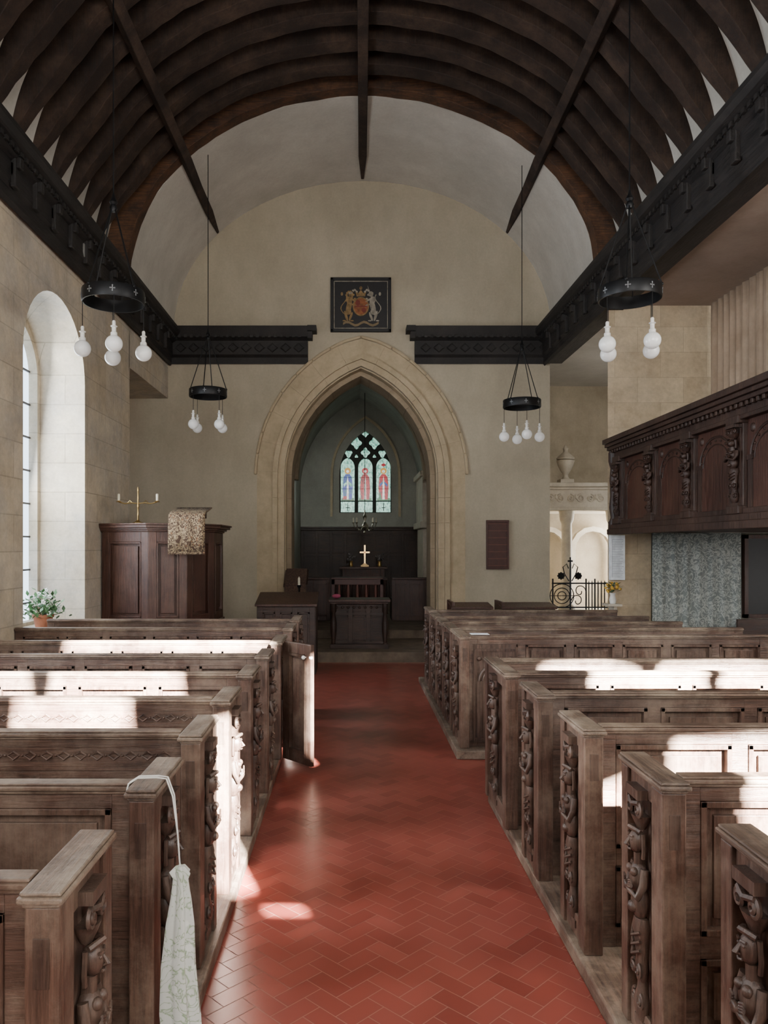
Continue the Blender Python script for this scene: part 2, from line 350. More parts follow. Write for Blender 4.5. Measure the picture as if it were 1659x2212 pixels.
# nave ceiling
def xc(Y): return .18+(Y-13)*.012
EA,EB,ZS=3.19,2.5,5.43
def epoint(Y,t,off=0): return Vector((xc(Y)-(EA+off)*math.cos(t),Y,ZS+(EB+off)*math.sin(t)))
def barrel(mb,Y0,Y1,off,t0,t1,n=28,th=.05):
    vs=[];fs=[]
    for Y in (Y0,Y1):
        for o_ in (off,off+th):
            for i in range(n+1): vs.append(epoint(Y,t0+(t1-t0)*i/n,o_))
    m=n+1
    for i in range(n):
        fs+=[(i,i+1,2*m+i+1,2*m+i),(m+i,3*m+i,3*m+i+1,m+i+1),(i,m+i,m+i+1,i+1),(2*m+i,2*m+i+1,3*m+i+1,3*m+i)]
    mb.add(vs,fs)
b=MB(); barrel(b,10.55,13.02,0,-.03,PI+.03); ceil=struct(b.build('ceiling',m_white,smooth=True))
b=MB(); barrel(b,-3,10.55,.3,-.06,.7); b.build('plaster_infill',m_white,ceil,smooth=True)
b=MB(); barrel(b,-3,10.55,.3,PI-1.0,PI+.06); b.build('plaster_infill',m_white,ceil,smooth=True)
b=MB(); barrel(b,-3,10.55,.3,.7,PI-1.0); b.build('roof_boarding',m_roof,ceil)  # crown infill takes the dark roof colour to stand for shade
def rib(Y,wd,m,name,deep=.3,foot=.05,par=None,jit=0,tw=0):
    b=MB(); n=64; vs=[];fs=[]; j=0
    for i in range(n+1):
        t_=PI*i/n; q=min(t_,PI-t_); s=max(0,min(1,(q-.13)/.42)); d=foot+(deep-foot)*(1-(1-s)**2); j=j*.5+random.uniform(-jit,jit)
        wv=wd*(.62+.38*s) if foot<.2 else wd; yc=Y+tw*math.sin(t_*2)+random.uniform(-jit,jit)*.3
        for y in (yc-wv/2,yc+wv/2): vs+= [epoint(y,t_,.34-d+j),epoint(y,t_,.34)]
    for i in range(n):
        k=4*i; q=k+4
        fs+=[(k,k+1,q+1,q),(k+2,q+2,q+3,k+3),(k,q,q+2,k+2),(k+1,k+3,q+3,q+1)]
    fs+=[(0,2,3,1),(4*n,4*n+1,4*n+3,4*n+2)]
    b.add(vs,fs); return b.build(name,m,par,bevel=.008)
rib(10.45,.2,m_truss,'truss_arch',.345,.345,ceil,.009)
Y=9.98
while Y>4.2: rib(Y,.23,m_roof,'rafter',.33,.07,ceil,.01,random.uniform(-.006,.006)); Y-=.47+random.uniform(-.02,.02)
def purlin(t_,Y0,Y1,sz,nm='purlin'):
    b=MB(); n=12; vs=[];fs=[]
    for i in range(n+1):
        Y=Y0+(Y1-Y0)*i/n; k=1 if i<n else .35
        c=epoint(Y,t_,-.0 if Y>10.5 else -.05); r=Vector((-math.cos(t_),0,math.sin(t_))); s=Vector((math.sin(t_),0,math.cos(t_)))
        for a,c2 in ((-1,-1),(1,-1),(1,1),(-1,1)): vs.append(c+s*a*sz*k*.5+r*c2*sz*k*.5)
    for i in range(n):
        for k in range(4): fs.append((4*i+k,4*i+(k+1)%4,4*i+4+(k+1)%4,4*i+4+k))
    fs+=[(0,1,2,3),(4*n,4*n+1,4*n+2,4*n+3)]; b.add(vs,fs); b.build(nm,m_roof,ceil,bevel=.01)
purlin(.7,3,12.95,.12); purlin(PI-.7,3,12.95,.12); purlin(PI/2,3,12.9,.13,'ridge_beam')
b=MB(); b.box(-3.7,6.6,-3.2,13.4,8.6,8.7); struct(b.build('ceiling_outer',m_roof))  # unseen flat cover, added to keep the sun out of the nave
# cornices
def cornice_profile(s,x0):
    p=[(0,4.84),(.04,4.80),(.07,4.84),(.07,4.93),(.1,4.97),(.1,5.16),(.16,5.2),(.16,5.24),(.22,5.27),(.25,5.32),(.25,5.37),(-.25,5.37),(-.25,4.84)]
    return [(x0+s*u,z) for u,z in p]
def cornice(n,x0,s):
    b=MB(); b.prism(cornice_profile(s,x0),'y',-3,13.0); c=struct(b.build('trim_%d'%n,m_corn))
    y=5.0
    while y<12.8:
        b=MB(); xa=x0+s*.09; b.box(min(xa,xa+s*.05),max(xa,xa+s*.05),y-.05,y+.05,4.93,5.2)
        xa=x0+s*.12; b.box(min(xa,xa+s*.06),max(xa,xa+s*.06),y-.035,y+.035,5.1,5.2); y+=.46
        b.build('bracket',m_corn,c,bevel=.01)
    b=MB(); y=5.0
    xa=x0+s*.14; b.box(min(xa,xa+s*.03),max(xa,xa+s*.03),5,12.8,5.215,5.235)
    while y<12.8:
        xa=x0+s*.15; b.box(min(xa,xa+s*.04),max(xa,xa+s*.04),y,y+.05,5.2,5.24); y+=.1
    b.build('dentil_course',m_corn,c); return c
c1=cornice(1,WX,1); c2=cornice(2,3.3,-1)
m_sh1=plain('faded_red',(.12,.015,.015),.8); m_sh2=plain('faded_white',(.2,.2,.19),.8); m_sh3=plain('dark_red',(.035,.008,.006),.8)
for c,sx,lst in ((c1,WX+.105,((6.84,m_sh1),(7.76,m_sh1),(8.65,m_sh2))),(c2,3.195,((6.84,m_sh3),))):
    for y,m in lst:
        b=MB(); b.prism([(y-.05,5.14),(y+.05,5.14),(y+.05,5.04),(y,4.97),(y-.05,5.04)],'x',sx-.01,sx+.01); b.build('shield',m,c)
def endcornice(n,xa,xb,nose):
    prof=[(13.0-u,z) for u,z in [(0,4.84),(.05,4.82),(.05,4.93),(.1,4.97),(.1,5.2),(.18,5.25),(.22,5.33),(.26,5.41),(0,5.41)]]
    b=MB(); b.prism(prof,'x',xa,xb); c=struct(b.build('trim_%d'%n,m_corn))
    b=MB()
    if nose: b.box(min(xb,xb+nose*.15),max(xb,xb+nose*.15),12.74,13,5.33,5.42); b.box(min(xb,xb+nose*.08),max(xb,xb+nose*.08),12.8,13,5.22,5.33)
    b.build('moulded_end',m_corn,c)
    b=MB(); x=min(xa,xb)+.05
    while x<max(xa,xb)-.1: b.box(x,x+.05,12.8,12.85,5.23,5.28); x+=.1
    x=min(xa,xb)+.1
    while x<max(xa,xb)-.1: b.tube([(x,12.89,5.08),(x+.08,12.88,5.15),(x+.16,12.89,5.08),(x+.08,12.88,5.01),(x,12.89,5.08)],.012,5); x+=.22
    b.build('frieze_carving',m_corn,c)
endcornice(3,-3.05,-.74,1); endcornice(4,3.25,1.06,-1)
# right side
b=MB(); b.prism([(3.35,10.06),(3.64,10.9),(4.75,10.9),(4.75,10.06)],'z',1.95,5.1); b.prism([(3.35,10.06),(3.64,10.9),(3.92,10.9),(3.92,10.06)],'z',0,1.95); struct(b.build('wall_pier',m_sty))
b=MB(); b.box(3.9,6.6,10.25,10.4,0,1.95); struct(b.build('wall_aisle_end',m_grey))
b=MB(); b.box(3.3,4.8,2.5,10.06,4.9,5.0); struct(b.build('ceiling_gallery',blotch('pinkish_plaster',(.26,.195,.155),(.34,.26,.21),1)))
b=MB(); b.box(3.3,6.6,10.3,16.3,5.08,5.2); struct(b.build('ceiling_chapel',m_white))
b=MB(); b.box(3.3,6.6,16.0,16.3,0,5.2); struct(b.build('wall_chapel_end',blotch('chapel_stone',(.38,.32,.23),(.5,.43,.32),1.6)))
b=MB(); b.box(3.2,3.35,13.6,16.1,0,5.2); struct(b.build('wall_chapel_left',m_plas))
b=MB(); b.box(6.45,6.6,-3,16.1,0,8.6); struct(b.build('wall_right',m_grey))  # unseen side wall, put here to stop sun leaking in
SD=Vector((-.35,1,-.5))
sun_patch_holes=[(1.64,1.93,3.42,4.3),(1.92,2.13,3.335,3.365),(.9,2.55,5.46,5.66),(.05,.75,4.6,4.84),(.85,1.65,4.58,4.82),(.1,.62,4.12,4.4),(.7,1.3,4.14,4.42),
          (4.1,4.8,4.62,5.05),(4.88,5.9,4.62,5.05),(3.2,3.42,2.9,3.9),(3.5,4.3,3.66,4.07),(4.38,5.5,3.68,4.07),(3.62,3.98,2.85,3.6),(4.05,5.2,2.9,3.6),(2.82,2.93,4.58,5.4)]
def skew(a,d,c,e):
    h=(e-c); w_=(d-a); return [(a,c+h*.06),(a+w_*.45,c),(d,c+h*.04),(d-w_*.03,e-h*.12),(a+w_*.6,e),(a+w_*.04,e-h*.05)]
b=MB(); b.holed([(-3.7,-.1),(6.6,-.1),(6.6,8.7),(-3.7,8.7)],[skew(*o_) for o_ in sun_patch_holes],'y',-3.0,-3.02); struct(b.build('wall_back',m_grey))  # unseen back wall, its holes shaped to throw the sun patches
for k,(x0,x1,y0,y1) in enumerate(((-3.1,-.57,1.2,8.6),(.93,6.0,1.2,5.25),(.86,4.5,6.3,9.9))):
    b=MB(); b.box(x0,x1,y0,y1,0,.07); struct(b.build('trim_%d'%(k+5),m_pewy,bevel=.008))
# ================================================================= PEWS
def panelled(fr,pn,w,z0,z1,n,rows=((0,1),),stile=.075,rail=.085,y=0,th=.035,ms=.07,top=None):
    top=top or rail
    zs=[z0]+[z0+(z1-z0)*r[1] for r in rows]
    fr.box(0,stile,y,y+th,z0,z1); fr.box(w-stile,w,y,y+th,z0,z1)
    cw=(w-2*stile-(n-1)*ms)/n
    for i in range(1,n): a=stile+i*cw+(i-1)*ms; fr.box(a,a+ms,y+.001,y+th,z0,z1)
    fr.box(stile,w-stile,y+.002,y+th,z0,z0+rail); fr.box(stile,w-stile,y+.002,y+th,z1-top,z1)
    for q in zs[1:-1]: fr.box(stile,w-stile,y+.002,y+th,q-rail*.45,q+rail*.45)
    for ri in range(len(zs)-1):
        a0=zs[ri]+(rail if ri==0 else rail*.45); a1=zs[ri+1]-(top if ri==len(zs)-2 else rail*.45)
        for i in range(n):
            x0=stile+i*(cw+ms); x1=x0+cw
            pn.box(x0,x1,y+th*.75,y+th,a0,a1)
            k=.02
            if cw>.06 and a1-a0>.06:
                for bx in ((x0,x1,a0,a0+k),(x0,x1,a1-k,a1),(x0,x0+k,a0,a1),(x1-k,x1,a0,a1)): pn.box(bx[0],bx[1],y-.005,y+th*.8,bx[2],bx[3])
                e=min(.05,cw*.2,(a1-a0)*.2)
                if cw>.15: pn.box(x0+e,x1-e,y+.013,y+th*.8,a0+e,a1-e)
def spiral(mb,c,r,dirx,tr=.008,turns=1.6,n=18):
    pts=[]
    for i in range(n+1):
        a=turns*2*PI*i/n; q=r*(1-.8*i/n); pts.append((c[0]+dirx*q*math.sin(a),c[1]-.008*i/n,c[2]+q*math.cos(a)))
    mb.tube(pts,tr,5)
def herm():
    b=MB()
    b.box(-.045,.045,-.02,.02,0,.03); 
    b.lathe([(.018,.03),(.03,.06),(.035,.1),(.022,.14),(.02,.16)],(0,-.01,0),10,1,.8)
    for s in (-1,1):
        spiral(b,(s*.022,-.025,.1),.024,s,.006); spiral(b,(s*.02,-.03,.2),.022,s,.006)
    b.lathe([(.02,.16),(.03,.2),(.024,.24),(.032,.3),(.04,.34),(.032,.37)],(0,-.012,0),10,1,.8)
    for z in (.25,.28,.31): b.tube([(-.03,-.03,z+.02),(0,-.046,z),(.03,-.03,z+.02)],.006,6)
    b.ball((0,-.018,.42),(.036,.03,.06)); b.ball((0,-.022,.5),(.042,.032,.055))
    b.ball((0,-.042,.405),(.02,.02,.02),8,6)
    for s in (-1,1):
        b.tube([(s*.042,-.02,.54),(s*.052,-.03,.49),(s*.046,-.045,.45),(s*.015,-.06,.465),(-s*.02,-.06,.48)],[.014,.0135,.012,.01,.009],8)
        for k in range(4): b.tube([(-s*.015,-.064,.475+k*.007),(-s*.032,-.062,.482+k*.007)],.004,5)
        b.ball((s*.018,-.046,.525),(.015,.014,.015),8,6)
    b.tube([(0,-.02,.54),(0,-.024,.585)],[.02,.017],8)
    b.ball((0,-.03,.62),(.026,.028,.038),12,10); b.tube([(0,-.054,.632),(0,-.067,.612),(0,-.056,.606)],[.004,.007,.005],6)
    for s in (-1,1): b.ball((s*.011,-.052,.63),(.006,.005,.005),6,4); b.tube([(s*.004,-.055,.64),(s*.02,-.05,.641)],.004,5); b.tube([(s*.026,-.02,.65),(s*.033,-.02,.6),(s*.028,-.02,.57)],.007,6)
    b.tube([(-.01,-.054,.597),(0,-.058,.595),(.01,-.054,.597)],.0035,5)
    b.tube([(-.03,-.03,.658),(0,-.055,.668),(.03,-.03,.658)],.008,6)
    b.lathe([(.016,.66),(.034,.69),(.044,.71)],(0,-.015,0),12,1,.8)
    for s in (-1,1): spiral(b,(s*.034,-.035,.73),.024,s,.007)
    b.tube([(-.04,-.038,.755),(0,-.045,.745),(.04,-.038,.755)],.009,6)
    b.box(-.052,.052,-.048,.02,.768,.8); b.box(-.04,.04,-.0,.02,.03,.77)
    return b
herm_me=None
def place_herm(parent,loc,rz,sc=1.0,m=None,name='carved_figure'):
    global herm_me
    if herm_me is None:
        o=herm().build('carved_figure',m_carve,parent,smooth=True,local=True); herm_me=o.data
    else:
        o=bpy.data.objects.new(name,herm_me); C.objects.link(o); o.parent=parent
    o.location=loc; o.rotation_euler[2]=rz; o.scale=(sc,sc,sc); return o
PT=.078
def pew(s,xa,Y,width,label,group,n=5,frieze=False,endlen=.36,door=False,rows=((0,1),),seat=True,face_arch=False,front=0):
    t=thing('box_pew',label,'pew',(xa,Y,.07),group); h=.92+random.uniform(-.006,.006)
    def LB():
        b=MB(); b.T=Matrix.Scale(s,4,(1,0,0)); return b
    b=LB(); b.box(0,PT,0,.09,0,h-.022); b.build('corner_post',m_pew,t,bevel=.005,local=True)
    b=LB(); b.box(.022,.058,-.003,.0,h-.2,h-.09); b.build('tenon',m_carve,t,bevel=.001,local=True)
    b=LB(); b.box(-.002,.065,endlen-.06,endlen,0,h-.022); b.box(.01,.065,.09,endlen-.06,0,.1); b.box(.01,.065,.09,endlen-.06,h-.09,h-.022); b.build('end_frame',m_pew,t,bevel=.004,local=True)
    b=LB(); b.box(.04,.055,.09,endlen-.06,.1,h-.09); b.build('end_panel',m_pew,t,local=True)
    b=LB()
    for (z0,z1,o_) in ((h-.022,h-.012,.003),(h-.012,h+.004,.012),(h+.004,h+.014,.007)): b.box(-o_,PT+o_,-o_-.004,endlen+o_,z0,z1)
    b.build('end_cap',m_pewy,t,bevel=.005,local=True)
    fr=LB(); pn=LB(); T2=fr.T.copy()@Matrix.Translation((PT,.07,0)); fr.T=T2; pn.T=T2
    top=h-.022; PWD=width-PT
    if frieze:
        panelled(fr,pn,PWD,0,top-.13,n,rows,top=.03)
        fr.box(0,PWD,.0,.035,top-.13,top)
        q=MB(); q.T=T2; x=.06; zc=top-.065; q.box(.05,PWD-.05,-.004,.0,zc-.042,zc-.035); q.box(.05,PWD-.05,-.004,.0,zc+.035,zc+.042)
        while x<PWD-.1:
            q.tube([(x,-.002,zc),(x+.02,-.006,zc+.016),(x+.045,-.002,zc),(x+.02,-.006,zc-.016),(x,-.002,zc)],.005,5); q.ball((x+.056,-.001,zc),.007,6,4); x+=.068
        q.build('frieze_carving',m_pewx,t,smooth=True,local=True)
    else: panelled(fr,pn,PWD,0,top,n,rows,top=.048)
    fr.build('back_frame',m_pewx,t,bevel=.003,local=True); pn.build('back_panel',m_pew,t,bevel=.002,local=True)
    b=LB()
    for (z0,z1,o_) in ((h-.022,h-.01,.008),(h-.01,h+.005,.018),(h+.005,h+.013,.012)): b.box(PT+.012,width,.07-o_,.105+o_,z0,z1)
    b.build('cap_rail',m_cap,t,bevel=.005,local=True)
    if front:
        fr=LB(); pn=LB(); fr.T=pn.T=fr.T@Matrix.Translation((.06,front,0)); panelled(fr,pn,width-.06,0,top,n,rows,top=.048); fr.build('front_frame',m_pewx,t,bevel=.003,local=True); pn.build('front_panel',m_pew,t,bevel=.002,local=True)
        b=LB()
        for (z0,z1,o_) in ((h-.022,h-.01,.008),(h-.01,h+.005,.018),(h+.005,h+.013,.012)): b.box(PT+.012,width,front-o_,front+.035+o_,z0,z1)
        b.build('front_cap',m_cap,t,bevel=.005,local=True)
    if seat:
        b=LB(); b.box(.08,width,.105,.42,.36,.39); b.build('seat',m_pewx,t,bevel=.006,local=True)
        b=LB(); b.prism([(.105,0),(.36,0),(.36,.1),(.4,.36),(.105,.36)],'x',.15,.18); b.build('seat_bracket',m_pew,t,local=True)
    place_herm(t,(s*.024,(endlen+.03)/2,.04),PI/2 if s<0 else -PI/2,1.03)
    if door:
        d=MB(); dp=MB(); ang=math.radians(-48); T=Matrix.Translation((.0,.16,0))@Matrix.Rotation(ang,4,'Z'); d.T=T; dp.T=T
        panelled(d,dp,.36,-.03,h,1); dd=d.build('door',m_pew,t,bevel=.004,local=True); dp.build('door_panel',m_pew,dd,local=True)
        for x,yv in ((.3,-.0),(.35,.035)): k=MB(); k.T=T; k.ball((x,yv-.025,h-.1),.016,10,8); k.tube([(x,yv+.0,h-.1),(x,yv-.02,h-.1)],.006,6); k.build('knob',m_capw,dd,smooth=True,local=True)
    if face_arch:
        q=MB(); q.T=T2; q.box(.04,.4,-.012,0,.035,.86)
        q.tube([(.12+.1-.13*math.cos(PI*i/14),-.018,.55+.13*math.sin(PI*i/14)) for i in range(15)],.014,6)
        q.tube([(.12+.1-.1*math.cos(PI*i/14),-.016,.55+.1*math.sin(PI*i/14)) for i in range(15)],.008,6)
        for x in (.09,.35): q.box(x-.02,x+.02,-.022,.0,.08,.55)
        for x in (.09,.35,.22): q.ball((x,-.018,.74),(.02,.014,.02),8,6)
        q.box(.05,.39,-.02,0,.8,.82); q.box(.05,.39,-.02,0,.05,.08)
        q.build('arch_carving',m_carve,t,smooth=True,local=True)
    return t
LL=['Weathered grey oak box pew left of the aisle, nearest the camera','Dark oak box pew left of the aisle with the cloth bag hanging on its end',
 'Oak box pew with carved frieze, third from the camera left of the aisle','Sunlit oak box pew with carved frieze and blazing white end, left of the aisle',
 'Oak box pew left of the aisle just beyond the white sunlit one','Oak box pew left of the aisle, the last before the pew with the open door',
 'Oak box pew with its door standing open into the aisle','Low-lit oak box pew behind the one with the open door, left side','Furthest oak box pew left of the aisle, in front of the pulpit']
for i,Y in enumerate((1.67,2.37,3.05,3.7,4.45,5.22,6.05,7.0,7.75)):
    xa=-.62+(Y-1.7)*.014
    if i==0: xa=-.635
    pew(-1,xa,Y,xa+3.1,LL[i],'box pews left of the aisle',n=(3,3,4,5,5,6,6,6,6)[i],frieze=i in(2,3),door=(i==6),endlen=.36 if i<6 else .5)
RR=['Oak box pew right of the aisle, nearest the camera at the frame edge','Oak box pew with tall plain sunlit back, second from the camera right of the aisle',
 'Oak box pew with white sunlit post, third from the camera right of the aisle','Shaded oak box pew right of the aisle with a seat showing in its gap','Oak box pew with bright sunlit top rail, before the cross aisle on the right',
 'Oak box pew with carved arch on its panel facing the cross aisle','First pew behind the arch-carved panel, right of the aisle','Second pew behind the arch-carved panel, right of the aisle',
 'Third pew behind the arch-carved panel, right of the aisle','Furthest oak box pew right of the aisle, near the chancel']
RY=(1.72,2.42,3.15,3.85,4.55,6.38,7.0,7.6,8.2,8.9)
for i,Y in enumerate(RY):
    xa=max(.9,1.0-(Y-1.7)*.032)
    wd=(4.6,4.6,4.6,4.6,4.6,2.6,2.7,2.4,2.3,2.2)[i]
    pew(1,xa,Y,wd,RR[i],'box pews right of the aisle',n=(5,7,8,9,9,6,5,5,5,5)[i],endlen=(.36,.36,.36,.36,.68,.5,.5,.5,.55,.6)[i],
        rows=((0,.42),(0,1)) if i<3 else ((0,1),),face_arch=(i==5),front=.6 if i==4 else 0)
# ================================================================= PULPIT
pts=[(-3.09,9.5),(-2.465,9.3),(-2.02,9.42),(-1.777,9.9),(-1.777,10.6),(-3.09,10.6)]
t=thing('pulpit','Dark brown panelled oak pulpit beside the tall window, left of the arch','pulpit',(-2.45,9.95,0))
fr=MB();pn=MB()
for a,c in zip(pts[:-2],pts[1:-1]):
    a=Vector(a);c=Vector(c); d=c-a; T=TM((a.x,a.y,0),math.atan2(d.y,d.x)); fr.T=T; pn.T=T
    panelled(fr,pn,d.length,.75,1.93,1,stile=.1,rail=.13,th=.05)
fr.build('body_frame',m_pulp,t,bevel=.006); pn.build('body_panel',m_pulp,t,bevel=.004)
def grow(pts,k,c=(-2.45,10.0)): return [(max(-3.1,c[0]+(x-c[0])*k),c[1]+(y-c[1])*k) for x,y in pts]
b=MB(); b.prism(grow(pts,.93),'z',.8,1.9); b.prism(grow(pts,.95),'z',.15,.78); b.build('core',m_pulp,t)
b=MB(); 
for k,z0,z1 in ((1.03,1.93,1.95),(1.07,1.95,1.975),(1.13,1.975,2.01),(1.16,2.01,2.03)): b.prism(grow(pts,k),'z',z0,z1)
b.build('cornice',m_pulp,t,bevel=.004)
b=MB(); b.prism(grow(pts,1.03),'z',.7,.78); b.build('base_moulding',m_pulp,t,bevel=.004)
b=MB(); b.box(-2.2,-1.85,9.35,9.7,2.03,2.1); b.T=TM((-2.02,9.5,2.1)); b.prism([(-.16,0),(.2,0),(.2,.12),(-.16,.05)],'x',-.19,.19); b.build('book_rest',m_pulp,t,bevel=.01)
b=MB(); x0,x1=-2.2,-1.76
path=[(9.68,2.24),(9.3,2.165),(9.22,2.13),(9.2,2.05),(9.195,1.9),(9.19,1.68)]
n=12; vs=[];fs=[]
for j in range(n+1):
    x=x0+(x1-x0)*j/n
    for i,(y,z) in enumerate(path): vs.append((x,y+(.008*math.sin(j*1.7) if i>2 else 0),z)); 
for j in range(n):
    for i in range(len(path)-1): k=j*len(path)+i; fs.append((k,k+1,k+1+len(path),k+len(path)))
b.add(vs,fs); o=b.build('pulpit_fall',m_tap,None,smooth=True); md=o.modifiers.new('s','SOLIDIFY'); md.thickness=.012
tag(o,'Cream and brown tapestry cloth hanging over the pulpit edge','cloth')
b=MB(); b.box(x0+.005,x1-.005,9.188,9.192,1.672,1.685)
for j in range(40): x=x0+.005+(x1-x0-.01)*j/39; b.tube([(x,9.19,1.685),(x,9.188,1.655)],.004,4)
b.build('fringe',m_tap,o)
c=W(298,1130,9.6); c.z=2.032
t=thing('candlestick','Brass two-armed candlestick standing on the pulpit','candlestick',tuple(c))
b=MB(); b.lathe([(.07,0),(.07,.01),(.03,.03),(.014,.05),(.012,.2),(.02,.22),(.012,.24),(.011,.4),(.017,.42),(.004,.46)],c,12); b.build('stem',m_brass,t,smooth=True)
for s in (-1,1):
    b=MB(); b.tube([c+Vector((0,0,.25)),c+Vector((s*.08,0,.26)),c+Vector((s*.16,0,.25)),c+Vector((s*.24,0,.27))],.008,6); b.tube([c+Vector((s*.06,0,.25)),c+Vector((s*.1,0,.29)),c+Vector((s*.14,0,.25))],.005,5); b.lathe([(.03,.27),(.034,.275),(.014,.285),(.014,.3)],c+Vector((s*.24,0,0)),12); a=b.build('arm',m_brass,t,smooth=True)
    b=MB(); b.lathe([(.016,.29),(.016,.37),(.003,.375)],c+Vector((s*.24,0,0)),10); b.build('candle',m_wax,a)
# ================================================================= CHANDELIERS
m_pew2=plain('pewter',(.2,.21,.22),.5,.5)
def corona():
    t=thing('corona_light','x','ceiling light',(0,0,0),'black ring lights hanging in the nave')
    R=.26
    b=MB(); seg=40; prof=[(R,-.055),(R+.004,-.045),(R+.004,.045),(R,.055),(R-.01,.055),(R-.01,-.055)]
    vs=[];fs=[];n=len(prof)
    for k in range(seg):
        a=2*PI*k/seg
        for r,z in prof: vs.append((r*math.cos(a),r*math.sin(a),z))
    for k in range(seg):
        for i in range(n): fs.append((k*n+i,k*n+(i+1)%n,((k+1)%seg)*n+(i+1)%n,((k+1)%seg)*n+i))
    b.add(vs,fs); ring=b.build('ring',m_iron,t,smooth=True,local=True)
    for k in range(8):
        b=MB(); b.T=Matrix.Rotation(PI*2*k/8+.3,4,'Z')@Matrix.Translation((R+.005,0,0))
        b.box(-.002,.002,-.004,.004,-.024,.024); b.box(-.002,.002,-.02,.02,-.004,.004)
        for q,z in ((0,.022),(0,-.022),(.018,0),(-.018,0)): b.ball((0,q,z),(.003,.0065,.0065),8,6)
        b.build('cross',m_pew2,ring,local=True)
    for k in range(4):
        a=PI/4+k*PI/2+.25; p=Vector((R*math.cos(a),R*math.sin(a),.05))
        b=MB(); b.tube([p,p*.52+Vector((0,0,.4)),Vector((.015*math.cos(a),.015*math.sin(a),.78))],.0065,6); b.ball(p,.014,8,6); b.build('strap',m_iron,t,smooth=True,local=True)
    b=MB(); b.lathe([(.022,.74),(.035,.77),(.022,.8),(.036,.82),(.016,.86),(.008,.9)],(0,0,0),12); b.build('hub',m_iron,t,smooth=True,local=True)
    b=MB(); b.tube([(0,0,.88),(0,0,3.35)],.006,6); b.build('suspension_rod',m_iron,t,local=True)
    for k in range(4):
        a=k*PI/2+.35; x,y=R*.97*math.cos(a),R*.97*math.sin(a)
        b=MB(); b.tube([(x,y,-.04),(x,y,-.28)],.0035,5); co=b.build('cord',m_iron,t,local=True)
        b=MB(); b.lathe([(.01,-.27),(.015,-.28),(.014,-.31),(.028,-.315),(.028,-.32),(.018,-.325),(.018,-.365),(.027,-.37),(.027,-.392),(.02,-.398)],(x,y,0),14); b.build('lamp_holder',m_capw,co,smooth=True,local=True)
        b=MB(); b.ball((x,y,-.462),.071,20,14); b.build('globe_bulb',m_bulb,co,smooth=True,local=True)
    return t
cr=corona(); cr.location=(-2.06,6.64,3.9); cr.rotation_euler[2]=-.03; cr['label']='Black iron ring light with white globe bulbs, near left above the pews'
dup(cr,(2.4,6.64,3.93),.09,'Black iron ring light with white globe bulbs, near right before the gallery')
dup(cr,(-2.02,10.8,3.9),.48,'Smaller looking ring light by the end wall, left of the arch')
dup(cr,(2.39,10.8,3.75),-.3,'Smaller looking ring light by the end wall, right of the arch')
# ================================================================= ROYAL ARMS
p0=W(714,717,12.95); p1=W(845,600,12.95); cx=(p0.x+p1.x)/2; cz=(p0.z+p1.z)/2
t=thing('painted_arms_board','Framed black painting of a coat of arms hung above the arch','painting',(cx,12.98,p0.z))
b=MB(); b.box(p0.x,p1.x,12.95,12.98,p0.z,p1.z); b.build('board',m_black,t)
b=MB()
for bx in ((p0.x,p1.x,p0.z,p0.z+.05),(p0.x,p1.x,p1.z-.05,p1.z),(p0.x,p0.x+.05,p0.z,p1.z),(p1.x-.05,p1.x,p0.z,p1.z)): b.box(bx[0],bx[1],12.92,12.97,bx[2],bx[3])
b.build('frame',m_black,t,bevel=.008)
b=MB(); e=.055
for bx in ((p0.x+e,p1.x-e,p0.z+e,p0.z+e+.012),(p0.x+e,p1.x-e,p1.z-e-.012,p1.z-e),(p0.x+e,p0.x+e+.012,p0.z+e,p1.z-e),(p1.x-e-.012,p1.x-e,p0.z+e,p1.z-e)): b.box(bx[0],bx[1],12.94,12.95,bx[2],bx[3])
b.build('gilt_line',m_goldw,t)
def blob(mb,x,z,rx,rz,y,a0=0,n=14): mb.prism([(cx+x+rx*math.cos(a_)*math.cos(a0)-rz*math.sin(a_)*math.sin(a0),cz+z+rx*math.cos(a_)*math.sin(a0)+rz*math.sin(a_)*math.cos(a0)) for a_ in [2*PI*i/n for i in range(n)]],'y',y-.004,y)
b=MB(); blob(b,0,-.03,.12,.14,12.944); b.build('shield',m_orp,t)
b=MB(); b.tube([(cx+.128*math.cos(2*PI*i/24),12.941,cz-.03+.15*math.sin(2*PI*i/24)) for i in range(25)],.012,5); b.build('garter',m_gold,t)
b=MB(); blob(b,-.05,.03,.04,.05,12.938); blob(b,.05,-.09,.04,.04,12.938); b.prism([(cx-.1,cz-.04),(cx+.1,cz-.04),(cx+.1,cz-.02),(cx-.1,cz-.02)],'y',12.937,12.94); b.build('shield_charge',m_redp,t)
